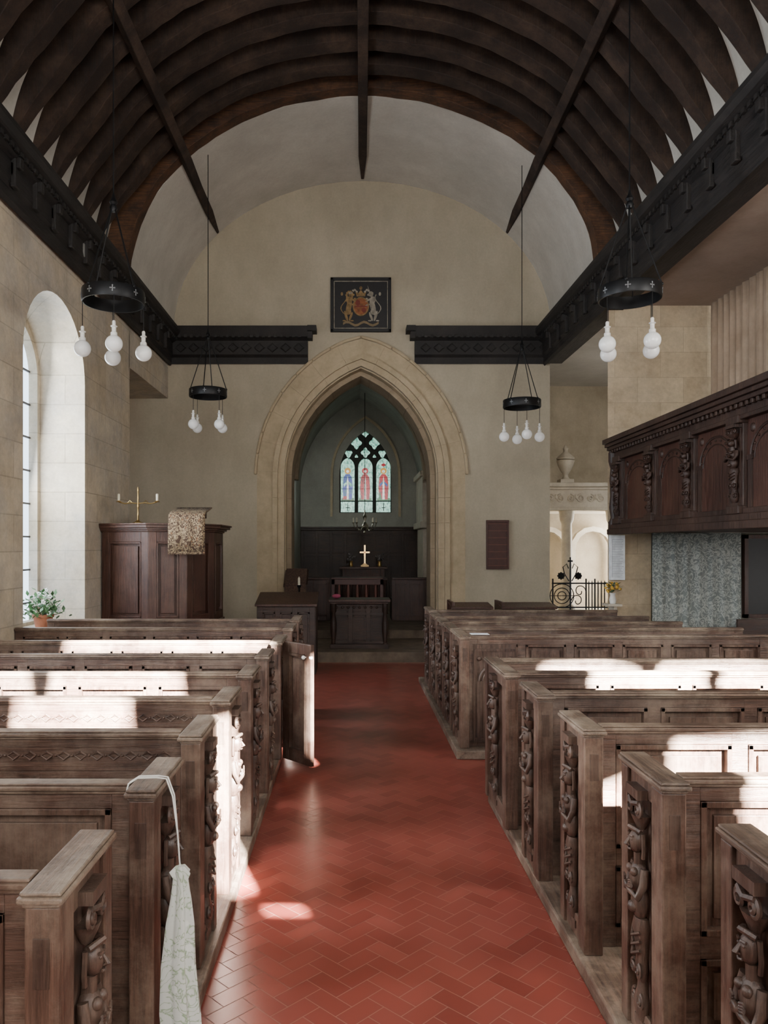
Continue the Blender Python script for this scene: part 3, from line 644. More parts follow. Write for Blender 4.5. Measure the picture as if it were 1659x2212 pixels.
for s,m,nm in ((-1,m_gold,'lion'),(1,m_goldw,'unicorn')):
    b=MB(); blob(b,s*.2,-.03,.045,.15,12.944,s*.22); blob(b,s*.2,.08,.05,.06,12.9435); blob(b,s*.17,.18,.04,.045,12.943); blob(b,s*.135,.165,.03,.018,12.941,0)
    for q in ((.13,.08,.06,.015,.6),(.1,.1,.02,.015,0),(.13,.0,.06,.014,.3),(.17,-.2,.02,.08,.35),(.15,-.27,.03,.012,0),(.25,-.19,.022,.09,-.3),(.28,-.27,.03,.012,0),(.21,-.12,.05,.05,0)): blob(b,s*q[0],q[1],q[2],q[3],12.942,s*q[4])
    b.prism([(cx+s*(.28+.05*math.sin(i*.7)),cz-.15+i*.04) for i in range(9)]+[(cx+s*(.295+.05*math.sin(i*.7)),cz-.15+i*.04) for i in range(8,-1,-1)],'y',12.938,12.942)
    blob(b,s*.32,.18,.02,.03,12.94)
    if nm=='lion':
        for i in range(10): a_=2*PI*i/10; blob(b,s*.19+.05*math.cos(a_),.16+.06*math.sin(a_),.02,.02,12.945,n=8)
    else: b.prism([(cx+.14,cz+.2),(cx+.11,cz+.33),(cx+.155,cz+.21)],'y',12.938,12.942)
    b.build(nm,m,t)
b=MB(); b.prism([(cx-.07,cz+.14),(cx-.09,cz+.22),(cx-.045,cz+.19),(cx,cz+.25),(cx+.045,cz+.19),(cx+.09,cz+.22),(cx+.07,cz+.14)],'y',12.938,12.943); blob(b,0,.28,.025,.03,12.942); b.build('crown',m_gold,t)
b=MB()
for s in (-1,1):
    for i in range(5): blob(b,s*(.07+.03*i),.22+.03*math.sin(i*1.3),.022,.016,12.94,s*.5,8)
b.build('mantling',m_goldw,t)
b=MB(); b.prism([(cx-.3+.6*i/12,cz-.34+.03*math.sin(i*1.1)) for i in range(13)]+[(cx-.3+.6*i/12,cz-.3+.03*math.sin(i*1.1)) for i in range(12,-1,-1)],'y',12.938,12.943); b.build('motto_ribbon',plain('dull_gilt',(.2,.14,.07)),t)
# hymn board
p0=W(1051,1228,12.97); p1=W(1097,1125,12.97)
t=thing('hymn_board','Dark red-brown wooden hymn board on the wall right of the arch','board',(p0.x,12.98,p0.z))
m_hr=plain('red_brown_rail',(.14,.05,.037),.5); m_hb=plain('red_brown_board',(.075,.026,.02),.5)
b=MB(); b.box(p0.x,p1.x,12.95,13.0,p0.z,p1.z); b.build('backboard',m_hb,t)
for i in range(7): b=MB(); z=p0.z+.04+i*(p1.z-p0.z-.1)/6; b.box(p0.x+.02,p1.x-.02,12.92,12.955,z,z+.018); b.build('rail',m_hr,t)
b=MB(); b.box(p0.x-.01,p1.x+.01,12.91,12.96,p1.z-.03,p1.z+.01); b.box(p0.x-.01,p0.x+.02,12.92,12.96,p0.z,p1.z); b.box(p1.x-.02,p1.x+.01,12.92,12.96,p0.z,p1.z); b.box(p0.x-.01,p1.x+.01,12.92,12.96,p0.z-.01,p0.z+.02); b.build('frame',m_hb,t,bevel=.003)
# ================================================================= CHANCEL FURNITURE
t=thing('wall_panelling','Tall dark oak panelling behind the altar under the stained glass','panelling',(.2,19.45,.3))
fr=MB();pn=MB(); fr.T=pn.T=TM((-1.29,19.4,0)); panelled(fr,pn,2.98,.3,2.15,8,((0,.33),(0,.67),(0,1))); fr.build('frame',m_dark,t,bevel=.004); pn.build('panel',m_dark,t)
b=MB(); b.box(-1.29,1.69,19.33,19.46,2.15,2.2); b.box(-1.29,1.69,19.3,19.46,2.2,2.24); b.build('cornice',m_dark,t,bevel=.006)
t=thing('altar','Dark wooden altar table in front of the panelling, holding the brass cross','altar',(.29,18.9,.42))
b=MB(); b.box(X(733,18.8),X(836,18.8),18.6,19.2,1.2,1.25); b.build('top',m_pulp,t,bevel=.006)
fr=MB();pn=MB(); fr.T=pn.T=TM((X(740,18.8),18.65,0)); panelled(fr,pn,X(830,18.8)-X(740,18.8),.42,1.2,3); fr.build('frame',m_galp,t); pn.build('panel',m_galp,t)
b=MB(); c=Vector((X(788,18.9),18.9,1.25)); b.lathe([(.1,0),(.1,.03),(.06,.05),(.03,.08)],c,12); b.box(c.x-.02,c.x+.02,18.88,18.92,1.3,1.78); b.box(c.x-.12,c.x+.12,18.88,18.92,1.58,1.62)
tag(b.build('altar_cross',plain('polished_brass',(.8,.55,.25),.25,1,(.9,.6,.3),.3)),'Small shining brass cross standing in the middle of the altar','cross')  # emission added so the brass glows by itself
for px,lb in ((758,'Flower vase on the altar left of the brass cross'),(820,'Flower vase on the altar right of the brass cross')):
    c=Vector((X(px,18.9),18.9,1.25)); t=thing('flower_vase',lb,'vase',tuple(c),'altar flower vases')
    b=MB(); b.lathe([(.04,0),(.05,.04),(.035,.1),(.045,.14)],c,10); b.build('vase',m_brass,t,smooth=True)
    b=MB()
    for i in range(26): a=random.uniform(0,2*PI); r=random.uniform(0,.11); b.ball(c+Vector((r*math.cos(a),r*math.sin(a),random.uniform(.16,.32))),random.uniform(.015,.03),6,4)
    b.build('flowers',plain('muted_flowers',(.14,.12,.12),.8,var=.6),t)
t=thing('communion_rail','Red-brown balustered altar rail crossing the chancel before the altar','rail',(.2,16.5,.3))
b=MB(); b.box(X(718,16.5),X(838,16.5),16.44,16.56,1.02,1.07); b.build('top_rail',m_galp,t,bevel=.008)
b=MB(); b.box(X(718,16.5),X(838,16.5),16.45,16.55,.3,.38); b.build('bottom_rail',m_galp,t,bevel=.008)
for i in range(7):
    x=X(724+18*i,16.5); b=MB(); b.lathe([(.035,.38),(.035,.46),(.02,.48),(.038,.6),(.02,.78),(.03,.82),(.02,.85),(.035,.9),(.035,1.02)],(x,16.5,0),10); b.build('baluster',m_galp,t,smooth=True)
for (xa,xb,lb) in ((-1.28,-.42,'Panelled dark oak stall front at the left of the chancel'),(.78,1.68,'Panelled dark oak stall front at the right of the chancel')):
    t=thing('choir_stall',lb,'choir stall',((xa+xb)/2,15,.3),'choir stalls'); fr=MB();pn=MB(); fr.T=pn.T=TM((xa,15,0)); panelled(fr,pn,xb-xa,.3,1.1,3)
    fr.build('front_frame',m_pulp,t,bevel=.003); pn.build('front_panel',m_pulp,t); b=MB(); b.box(xa,xb,14.94,15.12,1.1,1.14); b.build('book_ledge',m_galp,t,bevel=.006)
    b=MB(); b.box(xa,xb,15.3,15.7,.68,.72); b.build('bench',m_dark,t)
    for xx in (xa,xb-.04): b=MB(); b.box(xx,xx+.04,15.05,15.7,.3,.7); b.build('end_board',m_dark,t)
t=thing('nave_altar_table','Black carved oak table standing in front of the chancel steps','table',(.1,12.2,.15))
xa,xb=X(714,12.2),X(838,12.2)
b=MB(); b.box(xa-.03,xb+.03,11.95,12.5,.88,.92); b.box(xa,xb,12.0,12.45,.85,.88); b.build('top',m_pulp,t,bevel=.006)
fr=MB();pn=MB(); fr.T=pn.T=TM((xa+.02,12.09,0)); panelled(fr,pn,xb-xa-.04,.2,.85,3,((0,.75),(0,1)),stile=.05,rail=.05); fr.build('front_frame',m_dark,t,bevel=.003); pn.build('front_panel',m_dark,t)
x=xa+.1
while x<xb-.1: b=MB(); b.ball((x,12.085,.79),(.022,.015,.022),8,6); b.build('carved_boss',m_dark,t,smooth=True); x+=.09
for x in (xa+.05,xb-.05):
    for y in (12.04,12.4):
        b=MB(); b.lathe([(.045,.15),(.045,.22),(.025,.24),(.05,.42),(.05,.55),(.025,.7),(.045,.73),(.045,.85)],(x,y,0),12); b.build('leg',m_dark,t,smooth=True)
b=MB(); b.box(xa,xb,11.98,12.08,.15,.22); b.build('stretcher',m_dark,t,bevel=.005)
b=MB(); x=W(727,1290,12.3).x; b.ball((x,12.25,.955),(.07,.09,.035),12,8); tag(b.build('kneeler_cushion',m_cush,smooth=True),'Small pink cloth cushion on the left end of the dark table','cushion')
t=thing('low_balustrade','Reddish wooden reading desk with balusters behind the dark table','desk',(.1,14,.3))
xa,xb=X(716,14),X(828,14)
b=MB(); b.box(xa,xb,13.95,14.3,1.15,1.18); b.box(xa,xb,13.97,14.03,1.05,1.15); b.box(xa,xa+.06,13.97,14.28,.3,1.15); b.box(xb-.06,xb,13.97,14.28,.3,1.15); b.box(xa,xb,13.97,14.03,.3,.42); b.build('desk_frame',m_hb,t,bevel=.005)
for i in range(5): b=MB(); b.lathe([(.02,.42),(.03,.6),(.018,.7),(.03,.9),(.02,1.05)],(xa+.14+i*(xb-xa-.28)/4,14,0),8); b.build('baluster',m_hr,t,smooth=True)
t=thing('wall_monument','Pale stone monument tablet on the right wall of the chancel','monument',(1.62,18,1))
b=MB(); b.box(1.56,1.7,17.0,18.6,2.3,3.3); b.build('tablet',m_pale,t,bevel=.01)
b=MB(); b.box(1.5,1.7,16.9,18.7,2.15,2.3); b.build('ledge',m_pale,t,bevel=.02); b=MB(); b.box(1.5,1.7,16.9,18.7,3.3,3.42); b.build('cornice',m_pale,t,bevel=.02)
b=MB(); b.box(1.58,1.7,17.1,18.5,1.0,2.15); b.build('base',m_pale,t,bevel=.01)
c=Vector((X(788,16.8),16.8,2.25))
t=thing('chandelier','Pale metal branched candle chandelier hanging in the chancel before the window','chandelier',tuple(c))
b=MB(); b.lathe([(.01,-.22),(.03,-.2),(.02,-.16),(.07,-.1),(.08,-.05),(.05,0),(.02,.04),(.03,.1),(.05,.15),(.02,.2),(.01,.3)],c,14); b.build('body',m_silver,t,smooth=True)
b=MB(); b.tube([c+Vector((0,0,.3)),c+Vector((0,0,2.85))],.008,6); b.build('chain',m_iron,t)
for k in range(8):
    a=2*PI*k/8; d=Vector((math.cos(a),math.sin(a),0)); b=MB(); b.tube([c+d*.05+Vector((0,0,-.05)),c+d*.13+Vector((0,0,-.16)),c+d*.22+Vector((0,0,-.1)),c+d*.25+Vector((0,0,0))],.009,6); b.lathe([(.01,0),(.035,.015),(.012,.025)],c+d*.25,10); ar=b.build('arm',m_silver,t,smooth=True)
    b=MB(); b.lathe([(.013,.02),(.013,.11),(.003,.13)],c+d*.25,8); b.build('candle',m_wax,ar)
# ================================================================= CLERK DESK, LECTERN
p=W(553,1285,10.6); q=W(686,1285,10.6)
t=thing('clerk_desk','Low dark oak reading desk with sloping top, left before the arch','desk',((p.x+q.x)/2,10.8,0))
fr=MB();pn=MB(); fr.T=pn.T=TM((p.x+.03,10.5,0)); panelled(fr,pn,q.x-p.x-.06,0,.93,3); fr.build('front_frame',m_dark,t,bevel=.003); pn.build('front_panel',m_dark,t)
b=MB(); b.prism([(10.45,.93),(11.1,1.06),(11.1,1.09),(10.45,.96)],'x',p.x,q.x); b.build('sloping_top',m_pulp,t,bevel=.004)
for xx in (p.x+.02,q.x-.06): b=MB(); b.box(xx,xx+.04,10.53,11.1,0,.93); b.build('side_panel',m_dark,t)
c=W(640,1240,12.4)
t=thing('lectern','Wooden lectern draped in brown patterned cloth at the left arch jamb','lectern',(c.x,12.4,.15))
b=MB(); b.lathe([(.2,.15),(.2,.2),(.06,.24),(.04,.5),(.05,.8),(.04,1.05)],(c.x,12.4,0),12); b.build('stand',m_dark,t,smooth=True)
b=MB(); b.prism([(12.2,1.1),(12.6,1.32),(12.6,1.36),(12.2,1.14)],'x',c.x-.19,c.x+.19); b.build('book_rest',m_dark,t)
b=MB(); b.prism([(12.18,1.15),(12.6,1.375),(12.6,1.385),(12.17,1.16),(12.165,1.02),(12.175,1.02)],'x',c.x-.17,c.x+.17); b.build('cloth',pattern('brown_brocade',(.05,.025,.02),(.12,.075,.045),(.04,.015,.015),20),t)
c=W(646,1262,11.9); t=thing('candle_stand','Single white candle on a slim stand beside the draped lectern','candle',(c.x,11.9,.15))
b=MB(); b.lathe([(.1,.15),(.1,.17),(.015,.2),(.012,1.1),(.035,1.13),(.035,1.15)],(c.x,11.9,0),10); b.build('stand',m_iron,t,smooth=True); b=MB(); b.lathe([(.018,1.15),(.018,1.25),(.004,1.28)],(c.x,11.9,0),8); b.build('candle',m_wax,t)
for k,(a,c_,lb) in enumerate(((977,1062,'Small dark box pew end near the arch, nearer the aisle'),(1085,1200,'Small dark box pew end near the arch, nearer the iron gate'))):
    xa,xb=X(a,10.9),X(c_,10.9); t=thing('front_stall',lb,'pew',((xa+xb)/2,11,0),'dark front stalls by the arch')
    fr=MB();pn=MB(); fr.T=pn.T=TM((xa,10.9,0)); panelled(fr,pn,xb-xa,0,.86,2); fr.build('front_frame',m_dark,t); pn.build('front_panel',m_dark,t)
    b=MB(); b.prism([(10.86,.86),(11.3,.9),(11.3,.93),(10.86,.89)],'x',xa-.02,xb+.02); b.build('top',m_pulp,t,bevel=.004)
    b=MB(); b.box(xa,xa+.04,10.93,11.5,0,.95); b.build('end_panel',m_pulp,t); b=MB(); b.box(xb-.04,xb,10.93,11.5,0,.86); b.build('end_panel',m_pulp,t)
# ================================================================= GALLERY
GX=3.35
t=thing('gallery','Dark carved oak gallery with figures and arches on its front, right side','gallery',(GX,7.8,1.9))
G=Matrix(((0,1,0,GX),(-1,0,0,9.95),(0,0,1,0),(0,0,0,1)))
LG=4.5
b=MB(); b.box(GX+.03,5.9,9.95-LG,10.04,1.93,2.02); b.build('floor_slab',m_gal,t)
b=MB(); b.T=G; b.box(0,LG,.05,.1,1.95,3.0); b.build('front_board',m_galp,t)
b=MB(); b.T=G
for z0,z1,o_ in ((2.84,2.88,.02),(2.88,2.98,.0),(2.98,3.02,.05),(3.02,3.06,.08),(3.06,3.12,.11)): b.box(-.0,LG,-o_,.1,z0,z1)
x=.05
while x<LG: b.box(x,x+.04,-.04,.0,2.94,2.98); x+=.09
b.build('top_rail',m_gal,t,bevel=.006)
b=MB(); b.T=G
for z0,z1,o_ in ((1.9,1.97,.05),(1.97,2.03,.03),(2.03,2.08,.0)): b.box(-.0,LG,-o_,.1,z0,z1)
b.build('bottom_rail',m_gal,t,bevel=.006)
pos_f=[.28,1.33,2.3,3.25,4.2]
for i,x in enumerate(pos_f):
    b=MB(); b.T=G; b.box(x-.1,x+.1,.01,.06,2.08,2.84); b.box(x-.11,x+.11,-.04,.06,2.03,2.1); b.box(x-.11,x+.11,-.04,.06,2.81,2.88); b.build('pilaster',m_gal,t,bevel=.006)
    o=place_herm(t,(0,0,0),0,.95); o.data=o.data.copy(); o.data.materials[0]=m_gal; o.name='carved_figure'
    o.rotation_euler[2]=-PI/2; o.scale=(1.6,1.3,.88); v=G@Vector((x,.0,2.1)); o.location=v-OFF[t.name]
for i in range(len(pos_f)-1):
    x0,x1=pos_f[i]+.12,pos_f[i+1]-.12; cxm=(x0+x1)/2; wv=(x1-x0)/2-.04
    b=MB(); b.T=G; b.tube([(cxm-wv*math.cos(PI*k/16),.05,2.52+.25*math.sin(PI*k/16)) for k in range(17)],.014,6); b.tube([(cxm-(wv-.06)*math.cos(PI*k/16),.05,2.5+.2*math.sin(PI*k/16)) for k in range(17)],.008,6)
    for s in (-1,1): b.box(cxm+s*wv-.03,cxm+s*wv+.03,.035,.07,2.08,2.52); b.box(cxm+s*wv-.04,cxm+s*wv+.04,.03,.07,2.49,2.53)
    for k in range(9): a_=PI*(k+.5)/9; b.ball((cxm-(wv-.03)*math.cos(a_),.047,2.51+.225*math.sin(a_)),.013,6,4)
    b.build('arcade_arch',m_gal,t,smooth=False)
    for s in (-1,1): b=MB(); b.T=G; b.ball((cxm+s*(wv-.03),.05,2.76),(.04,.018,.04),8,6); b.build('rosette',m_gal,t,smooth=True)
b=MB(); b.T=G@Matrix.Translation((.07,.02,0)); b.lathe([(.05,1.97),(.07,2.05),(.04,2.12),(.06,2.25),(.045,2.4),(.055,2.6),(.045,2.75),(.07,2.84),(.07,2.95)],(0,0,0),12); b.build('end_column',m_gal,t,smooth=True)
def curtain(name,mat,pa,pb,z0,z1,folds,amp,label,cat='curtain'):
    b=MB(); n=folds*8; pa=Vector(pa); pb=Vector(pb); d=(pb-pa); nn=Vector((-d.y,d.x)).normalized(); vs=[];fs=[]; m=6
    for i in range(n+1):
        u=i/n; p=pa+d*u; 
        for j in range(m+1):
            v=j/m; k=amp*(math.sin(u*folds*2*PI+.4*math.sin(u*17))*(.6+.4*v)+.3*math.sin(u*folds*4.1*PI+1)); q=p+nn*k
            vs.append((q.x,q.y,z1+(z0-z1)*v))
    for i in range(n):
        for j in range(m): k=i*(m+1)+j; fs.append((k,k+1,k+m+2,k+m+1))
    b.add(vs,fs); o=b.build(name,mat,None,smooth=True); md=o.modifiers.new('s','SOLIDIFY'); md.thickness=.006; return tag(o,label,cat)
curtain('gallery_curtain',m_cur,(4.66,9.98),(4.66,5.4),2.03,4.88,30,.03,'Tall beige pleated curtain hanging behind the gallery')
curtain('damask_curtain',m_dam,(X(1409,9.9),9.9),(X(1600,9.9),9.9),.02,1.92,7,.012,'Grey-blue patterned curtain hanging under the gallery')
t=thing('dark_board','Dark framed board on the wall under the gallery at the right edge','board',(5.57,10.2,.8))
b=MB(); b.box(5.25,5.9,10.2,10.24,.85,1.85); b.build('board_face',m_black,t)
b=MB(); b.box(5.2,5.25,10.17,10.24,.8,1.9); b.box(5.9,5.95,10.17,10.24,.8,1.9); b.box(5.2,5.95,10.17,10.24,1.85,1.9); b.box(5.2,5.95,10.17,10.24,.8,.85); b.build('frame',m_pulp,t)
t=thing('red_seat','Dark bench with red cushion under the gallery, right edge','bench',(5.2,9.3,0))
b=MB(); b.box(4.75,5.6,9.1,9.5,.46,.5); b.box(4.75,5.6,9.46,9.5,.5,.85); b.build('bench_frame',m_dark,t,bevel=.005)
for x in (4.8,5.55): b=MB(); b.box(x-.03,x+.03,9.12,9.5,0,.46); b.build('leg',m_dark,t)
b=MB(); b.box(4.8,5.55,9.12,9.44,.5,.62); b.build('cushion',m_rcush,t,bevel=.02)
t=thing('wall_notice','White notice with small print on the pier by the gate','notice',(3.46,10.0,1.3))
b=MB(); p=W(1311,1253,10.0); q=W(1342,1156,10.0); b.box(3.36,3.55,9.98,10.055,p.z,q.z); b.build('sheet',m_wpap,t,bevel=.004)
b=MB(); z=q.z-.06; b.box(3.378,3.382,9.9775,9.979,p.z+.04,z)
while z>p.z+.04: b.box(3.38,3.38+random.uniform(.1,.15),9.976,9.979,z,z+.006); z-=.022
b.build('printed_text',plain('faded_ink',(.35,.38,.42)),t)
b=MB(); b.box(3.27,3.45,9.8,10.055,.98,1.01); b.prism([(9.85,.85),(10.05,.7),(10.05,.98),(9.85,.98)],'x',3.36,3.4); tag(b.build('wall_shelf',m_pale),'Small stone ledge on the pier carrying yellow flowers','shelf')
c=Vector((3.36,9.9,1.01)); t=thing('yellow_flower_vase','White vase of yellow flowers on the pier ledge','vase',tuple(c))
b=MB(); b.lathe([(.035,0),(.045,.05),(.03,.11),(.04,.14)],c,12); b.build('vase',m_capw,t,smooth=True)
b=MB(); b2=MB()
for i in range(60):
    a=random.uniform(0,2*PI); r=random.uniform(.02,.12); e=c+Vector((r*math.cos(a),r*math.sin(a)*.8,random.uniform(.15,.28))); 
    if i%3==0: b.ball(e,(.02,.02,.016),7,5)
    else:
        d=Vector((math.cos(a),math.sin(a),.5))*.04; s_=Vector((-math.sin(a),math.cos(a),0))*.012; b2.add([e-d,e+s_,e+d,e-s_],[(0,1,2,3)])
b.build('blossom',m_yel,t); b2.build('foliage',m_leaf,t)
# ================================================================= GATE
t=thing('iron_gate','Black wrought iron gate with scrolls and finial before the side chapel','gate',(3.85,12.9,.05))
YG=12.9
def g2(px,py): return W(px,py,YG)
b=MB()
for py in (1260,1312): b.tube([g2(1192,py),g2(1318,py)],.014,6)
for px in (1194,1232,1266,1285,1318): b.tube([g2(px,1395),g2(px,1250 if px!=1232 else 1215)],.014,6)
b.build('frame',m_iron,t)
for k,px in enumerate((1214,1250)):
    b=MB(); c=g2(px,1287)
    if k==0:
        for r in (.2,.13,.07): b.tube([c+Vector((r*math.cos(a),0,r*math.sin(a))) for a in [2*PI*i/24 for i in range(25)]],.009,5)
        b.tube([c+Vector((-.2,0,0)),c+Vector((.2,0,0))],.006,5)
    else:
        for s in (-1,1): b.tube([c+Vector((s*(.02+.1*math.cos(a)*(1-i/30)),0,.1*math.sin(a)*(1-i/40)+s*.08)) for i,a in enumerate([.3*i for i in range(22)])],.009,5)
    b.build('scroll',m_iron,t)
for s in (-1,1): b=MB(); b.tube([g2(1232+s*3,1255),g2(1232+s*12,1240),g2(1232+s*16,1225),g2(1232+s*8,1218),g2(1232+s*4,1228)],.01,5); b.build('scroll',m_iron,t)
for px in (1212,1249):
    b=MB(); c=g2(px,1244); b.tube([c+Vector((0,.012,0)),c+Vector((0,-.012,0))],.055,14)
    for k in range(8): a=2*PI*k/8; b.ball(c+Vector((.05*math.cos(a),0,.05*math.sin(a))),.018,6,4)
    b.build('rosette',m_iron,t)
b=MB(); p=g2(1232,1212); b.tube([p+Vector((0,0,-.05)),p+Vector((0,0,.05))],.012,6); b.ball(p+Vector((0,0,.0)),.024,8,6); 
for dx,dz in ((0,.05),(-.03,.0),(.03,.0)): b.ball(p+Vector((dx,0,dz)),.017,6,4)
b.build('finial',m_iron,t)
t=thing('iron_railing','Short black railing with spiked bars right of the scrolled gate','railing',(4.2,13.2,.05))
for px in (1272,1279,1292,1299,1306): b=MB(); p=W(px,1262,13.2); b.tube([(p.x,13.2,.05),(p.x,13.2,p.z)],.01,5); b.lathe([(.018,0),(.002,.07)],p,6); b.build('bar',m_iron,t)
# ================================================================= TOMB
YM=14.5
def g3(px,py): return W(px,py,YM)
t=thing('canopied_tomb','Pale stone canopied tomb with carved frieze and columns in the side chapel','tomb',(4.4,14.8,.05))
a=g3(1180,1043); c=g3(1180,1103)
b=MB(); b.box(3.65,6.2,YM,15.9,c.z+.06,a.z-.08); b.build('frieze',m_pale,t)
b=MB(); b.box(3.6,6.25,YM-.1,15.95,a.z-.08,a.z); b.box(3.62,6.25,YM-.05,15.95,a.z-.13,a.z-.08); b.build('cornice',m_pale,t,bevel=.015)
b=MB(); b.box(3.62,6.25,YM-.04,15.95,c.z,c.z+.06); b.build('architrave',m_pale,t,bevel=.015)
x=3.75; z=(a.z+c.z)/2-.03
while x<5.2: b=MB(); spiral(b,(x,YM-.01,z),.08,1,.014); spiral(b,(x+.19,YM-.01,z),.08,-1,.014); b.ball((x+.1,YM-.01,z+.03),(.03,.02,.05),8,6); x+=.38; b.build('frieze_carving',m_pale,t,smooth=True)
for px in (1228,1330):
    p=g3(px,1320); b=MB(); b.lathe([(.16,.0),(.16,.1),(.12,.15),(.105,.2),(.095,2.37-p.z-.2),(.13,2.37-p.z-.12),(.15,2.42-p.z),],(p.x,YM+.12,p.z),16); b.build('column',m_pale,t,smooth=True)
b=MB(); b.box(3.65,6.2,YM+.0,15.9,.05,.5+.0); b.build('base',m_pale,t,bevel=.01)
for cxm in (4.0,4.95): b=MB(); band(b,[(cxm-.36,.5)]+ell_pts(cxm,.36,1.7,2.06,14)+[(cxm+.36,.5)],.3,0,.1,15.75,15.9,.0); b.build('back_arch',m_pale,t)
p=g3(1228,1043); t=thing('stone_urn','Grey stone urn standing on top of the canopied tomb','urn',(p.x,YM+.2,p.z))
b=MB(); b.box(p.x-.13,p.x+.13,YM+.07,YM+.33,p.z,p.z+.08); b.build('plinth',m_pale,t,bevel=.01)
b=MB(); b.lathe([(.09,.08),(.05,.13),(.05,.18),(.1,.25),(.15,.36),(.17,.44),(.12,.46)],(p.x,YM+.2,p.z),18); b.build('bowl',m_pale,t,smooth=True)
b=MB(); b.lathe([(.16,.46),(.17,.49),(.12,.54),(.05,.6),(.04,.63),(.055,.67),(.01,.74)],(p.x,YM+.2,p.z),18); b.build('lid',m_pale,t,smooth=True)
# ================================================================= PLANT, BAG, PAPER
c=Vector((-3.27,8.14,.86)); t=thing('potted_plant','Potted plant with white flowers on the left window sill','plant',tuple(c))
b=MB(); b.lathe([(.07,0),(.1,.14),(.11,.14),(.11,.17),(.09,.17)],c,16); b.build('pot',m_terra,t,smooth=True)
b=MB(); b2=MB(); b3=MB()
for i in range(230):
    a=random.uniform(0,2*PI); el=random.uniform(-.1,1.4); r=random.uniform(.08,.27); d=Vector((math.cos(a)*math.cos(el),math.sin(a)*math.cos(el),math.sin(el))); e=c+Vector((0,0,.16))+d*r
    if i%9==0: b3.tube([c+Vector((0,0,.12)),e],.004,4)
    if i%9==4:
        for k in range(5): f=2*PI*k/5; b2.ball(e+Vector((.015*math.cos(f),.008,.015*math.sin(f)+.01)),.011,6,4)
    q=Vector((random.uniform(-1,1),random.uniform(-1,1),random.uniform(-.6,.8))).normalized(); s_=q.cross(Vector((0,0,1))).normalized()*.02
    b.add([e,e+q*.035+s_,e+q*.075,e+q*.035-s_],[(0,1,2,3)])
b.build('foliage',m_leaf,t); b2.build('blossom',m_petal,t); b3.build('stem',m_leaf,t)
BX,BY=-.535,2.395
t=thing('cloth_bag','White cotton bag with green leaf print hanging by its cord on a pew end','bag',(BX,BY,.1))
b=MB(); n=36; prof=[(.755,.012,.01),(.735,.028,.016),(.715,.02,.013),(.66,.027,.018),(.58,.036,.022),(.45,.044,.026),(.3,.053,.03),(.16,.058,.033),(.08,.052,.03),(.05,.035,.02)]
vs=[];fs=[]
for z,rx,ry in prof:
    for k in range(n):
        a=2*PI*k/n; f=1+.22*math.sin(5*a+z*5)*(1 if z>.2 else .4)+.12*math.sin(8*a+z*9)
        vs.append((BX+rx*f*math.cos(a)+.006*math.sin(z*12),BY+ry*1.2*f*math.sin(a),z))
for i in range(len(prof)-1):
    for k in range(n): fs.append((i*n+k,i*n+(k+1)%n,(i+1)*n+(k+1)%n,(i+1)*n+k))
fs.append(tuple(range(n))); fs.append(tuple(range((len(prof)-1)*n,len(prof)*n)))
b.add(vs,fs); b.build('sack',m_bag,t,smooth=True)
for dy in (0,.02):
    b=MB(); b.tube([(BX,BY,.745),(BX-.01,BY+.01,.85),(BX-.03,BY+.03+dy,.96),(-.59,BY+.05+dy,1.01),(-.62,BY+.05+dy,1.014),(-.68,BY+.045+dy,1.014),(-.705,BY+.03+dy,1.0),(-.712,BY+.02+dy,.96)],.0028,6); b.build('drawstring',m_capw,t,smooth=True)
p=W(1036,1368,6.45); b=MB(); b.box(p.x-.075,p.x+.075,6.4,6.52,1.012,1.015); tag(b.build('paper_sheet',m_wpap),'White sheet of paper lying on the pew top rail','paper')
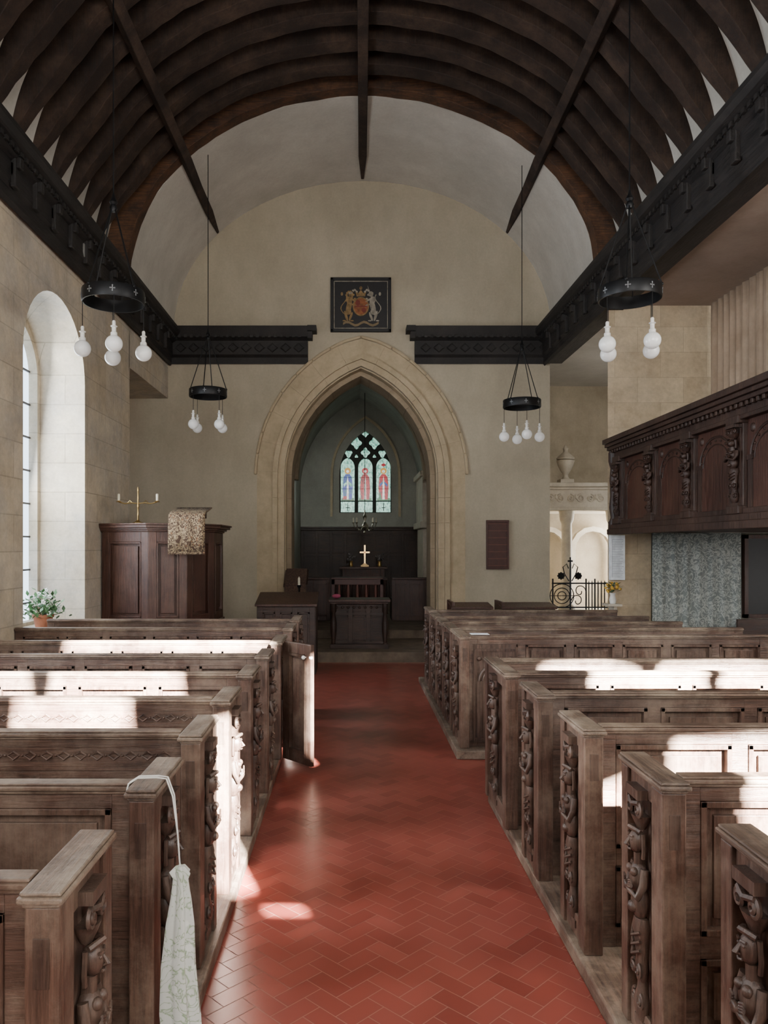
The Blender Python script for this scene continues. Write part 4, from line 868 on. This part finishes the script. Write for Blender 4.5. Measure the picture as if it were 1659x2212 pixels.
# ================================================================= LIGHTS
def area(name,loc,target,sx,sy,power,col,k=1.18):
    l=bpy.data.lights.new(name,'AREA'); l.shape='RECTANGLE'; l.size=sx; l.size_y=sy; l.energy=power*k; l.color=col
    o=bpy.data.objects.new(name,l); C.objects.link(o); o.location=loc; d=Vector(target)-Vector(loc); o.rotation_euler=d.to_track_quat('-Z','Y').to_euler(); return o
s=bpy.data.lights.new('sun','SUN'); s.energy=380; s.color=(1,.96,.89); s.angle=.009; so=bpy.data.objects.new('sun',s); C.objects.link(so); so.rotation_euler=SD.to_track_quat('-Z','Y').to_euler()
area('west_window_light',(.8,-2.6,3.6),(.3,6,1.4),4,2.6,210,(1,.985,.965))  # general fill added behind the camera, no window built there
area('west_high_light',(.2,-2.7,4.6),(.2,13,4.4),3.5,1.4,155,(1,.97,.92))  # added high fill, brightens the end wall and roof ribs
area('window_light_left',(WX-.5,8.11,2.5),(0,8.6,1.9),1.35,3,130,(.88,.94,1))
area('window_light_left_near',(WX-.4,3.5,2.6),(0,4.5,2.0),1.5,3,190,(.95,.97,1))  # fill added at the unseen nearer opening
area('window_light_right',(5.8,2.5,3.2),(0,7.5,3.2),2.5,1.8,210,(1,.96,.9))  # general fill added from the right, no window built there
area('aisle_window_light',(6.3,8.3,1.2),(4.2,9.9,1.0),.8,1.0,13,(1,.98,.96))  # added light that brightens the space under the gallery
area('gallery_window_light',(4.2,4.4,3.9),(4.4,10,3.6),.8,1.0,11,(1,.94,.86))  # added light for the gallery curtain, no window built there
area('chapel_light',(5.9,15.2,1.5),(3.9,16,1.3),1.0,1.6,130,(1,.97,.92))
area('chapel_high_light',(5.9,12.2,3.4),(3.6,15.5,3.2),1.2,1.2,18,(1,.98,.95))
area('chancel_light_left',(-1.2,17.0,2.9),(.6,18.9,2.4),.8,1.0,13,(.88,.97,.93))
w=bpy.data.worlds.new('world'); bpy.context.scene.world=w; w.use_nodes=True; bg=w.node_tree.nodes['Background']; bg.inputs[0].default_value=(.8,.88,1,1); bg.inputs[1].default_value=.6
cam=bpy.data.cameras.new('camera'); co=bpy.data.objects.new('camera',cam); C.objects.link(co); co.location=(0,0,H); co.rotation_euler=(PI/2,0,0)
cam.sensor_width=36; cam.lens=F/2212*36; cam.shift_x=(829.5-VX)/2212; cam.shift_y=(VY-1106)/2212; cam.clip_start=.05
bpy.context.scene.camera=co
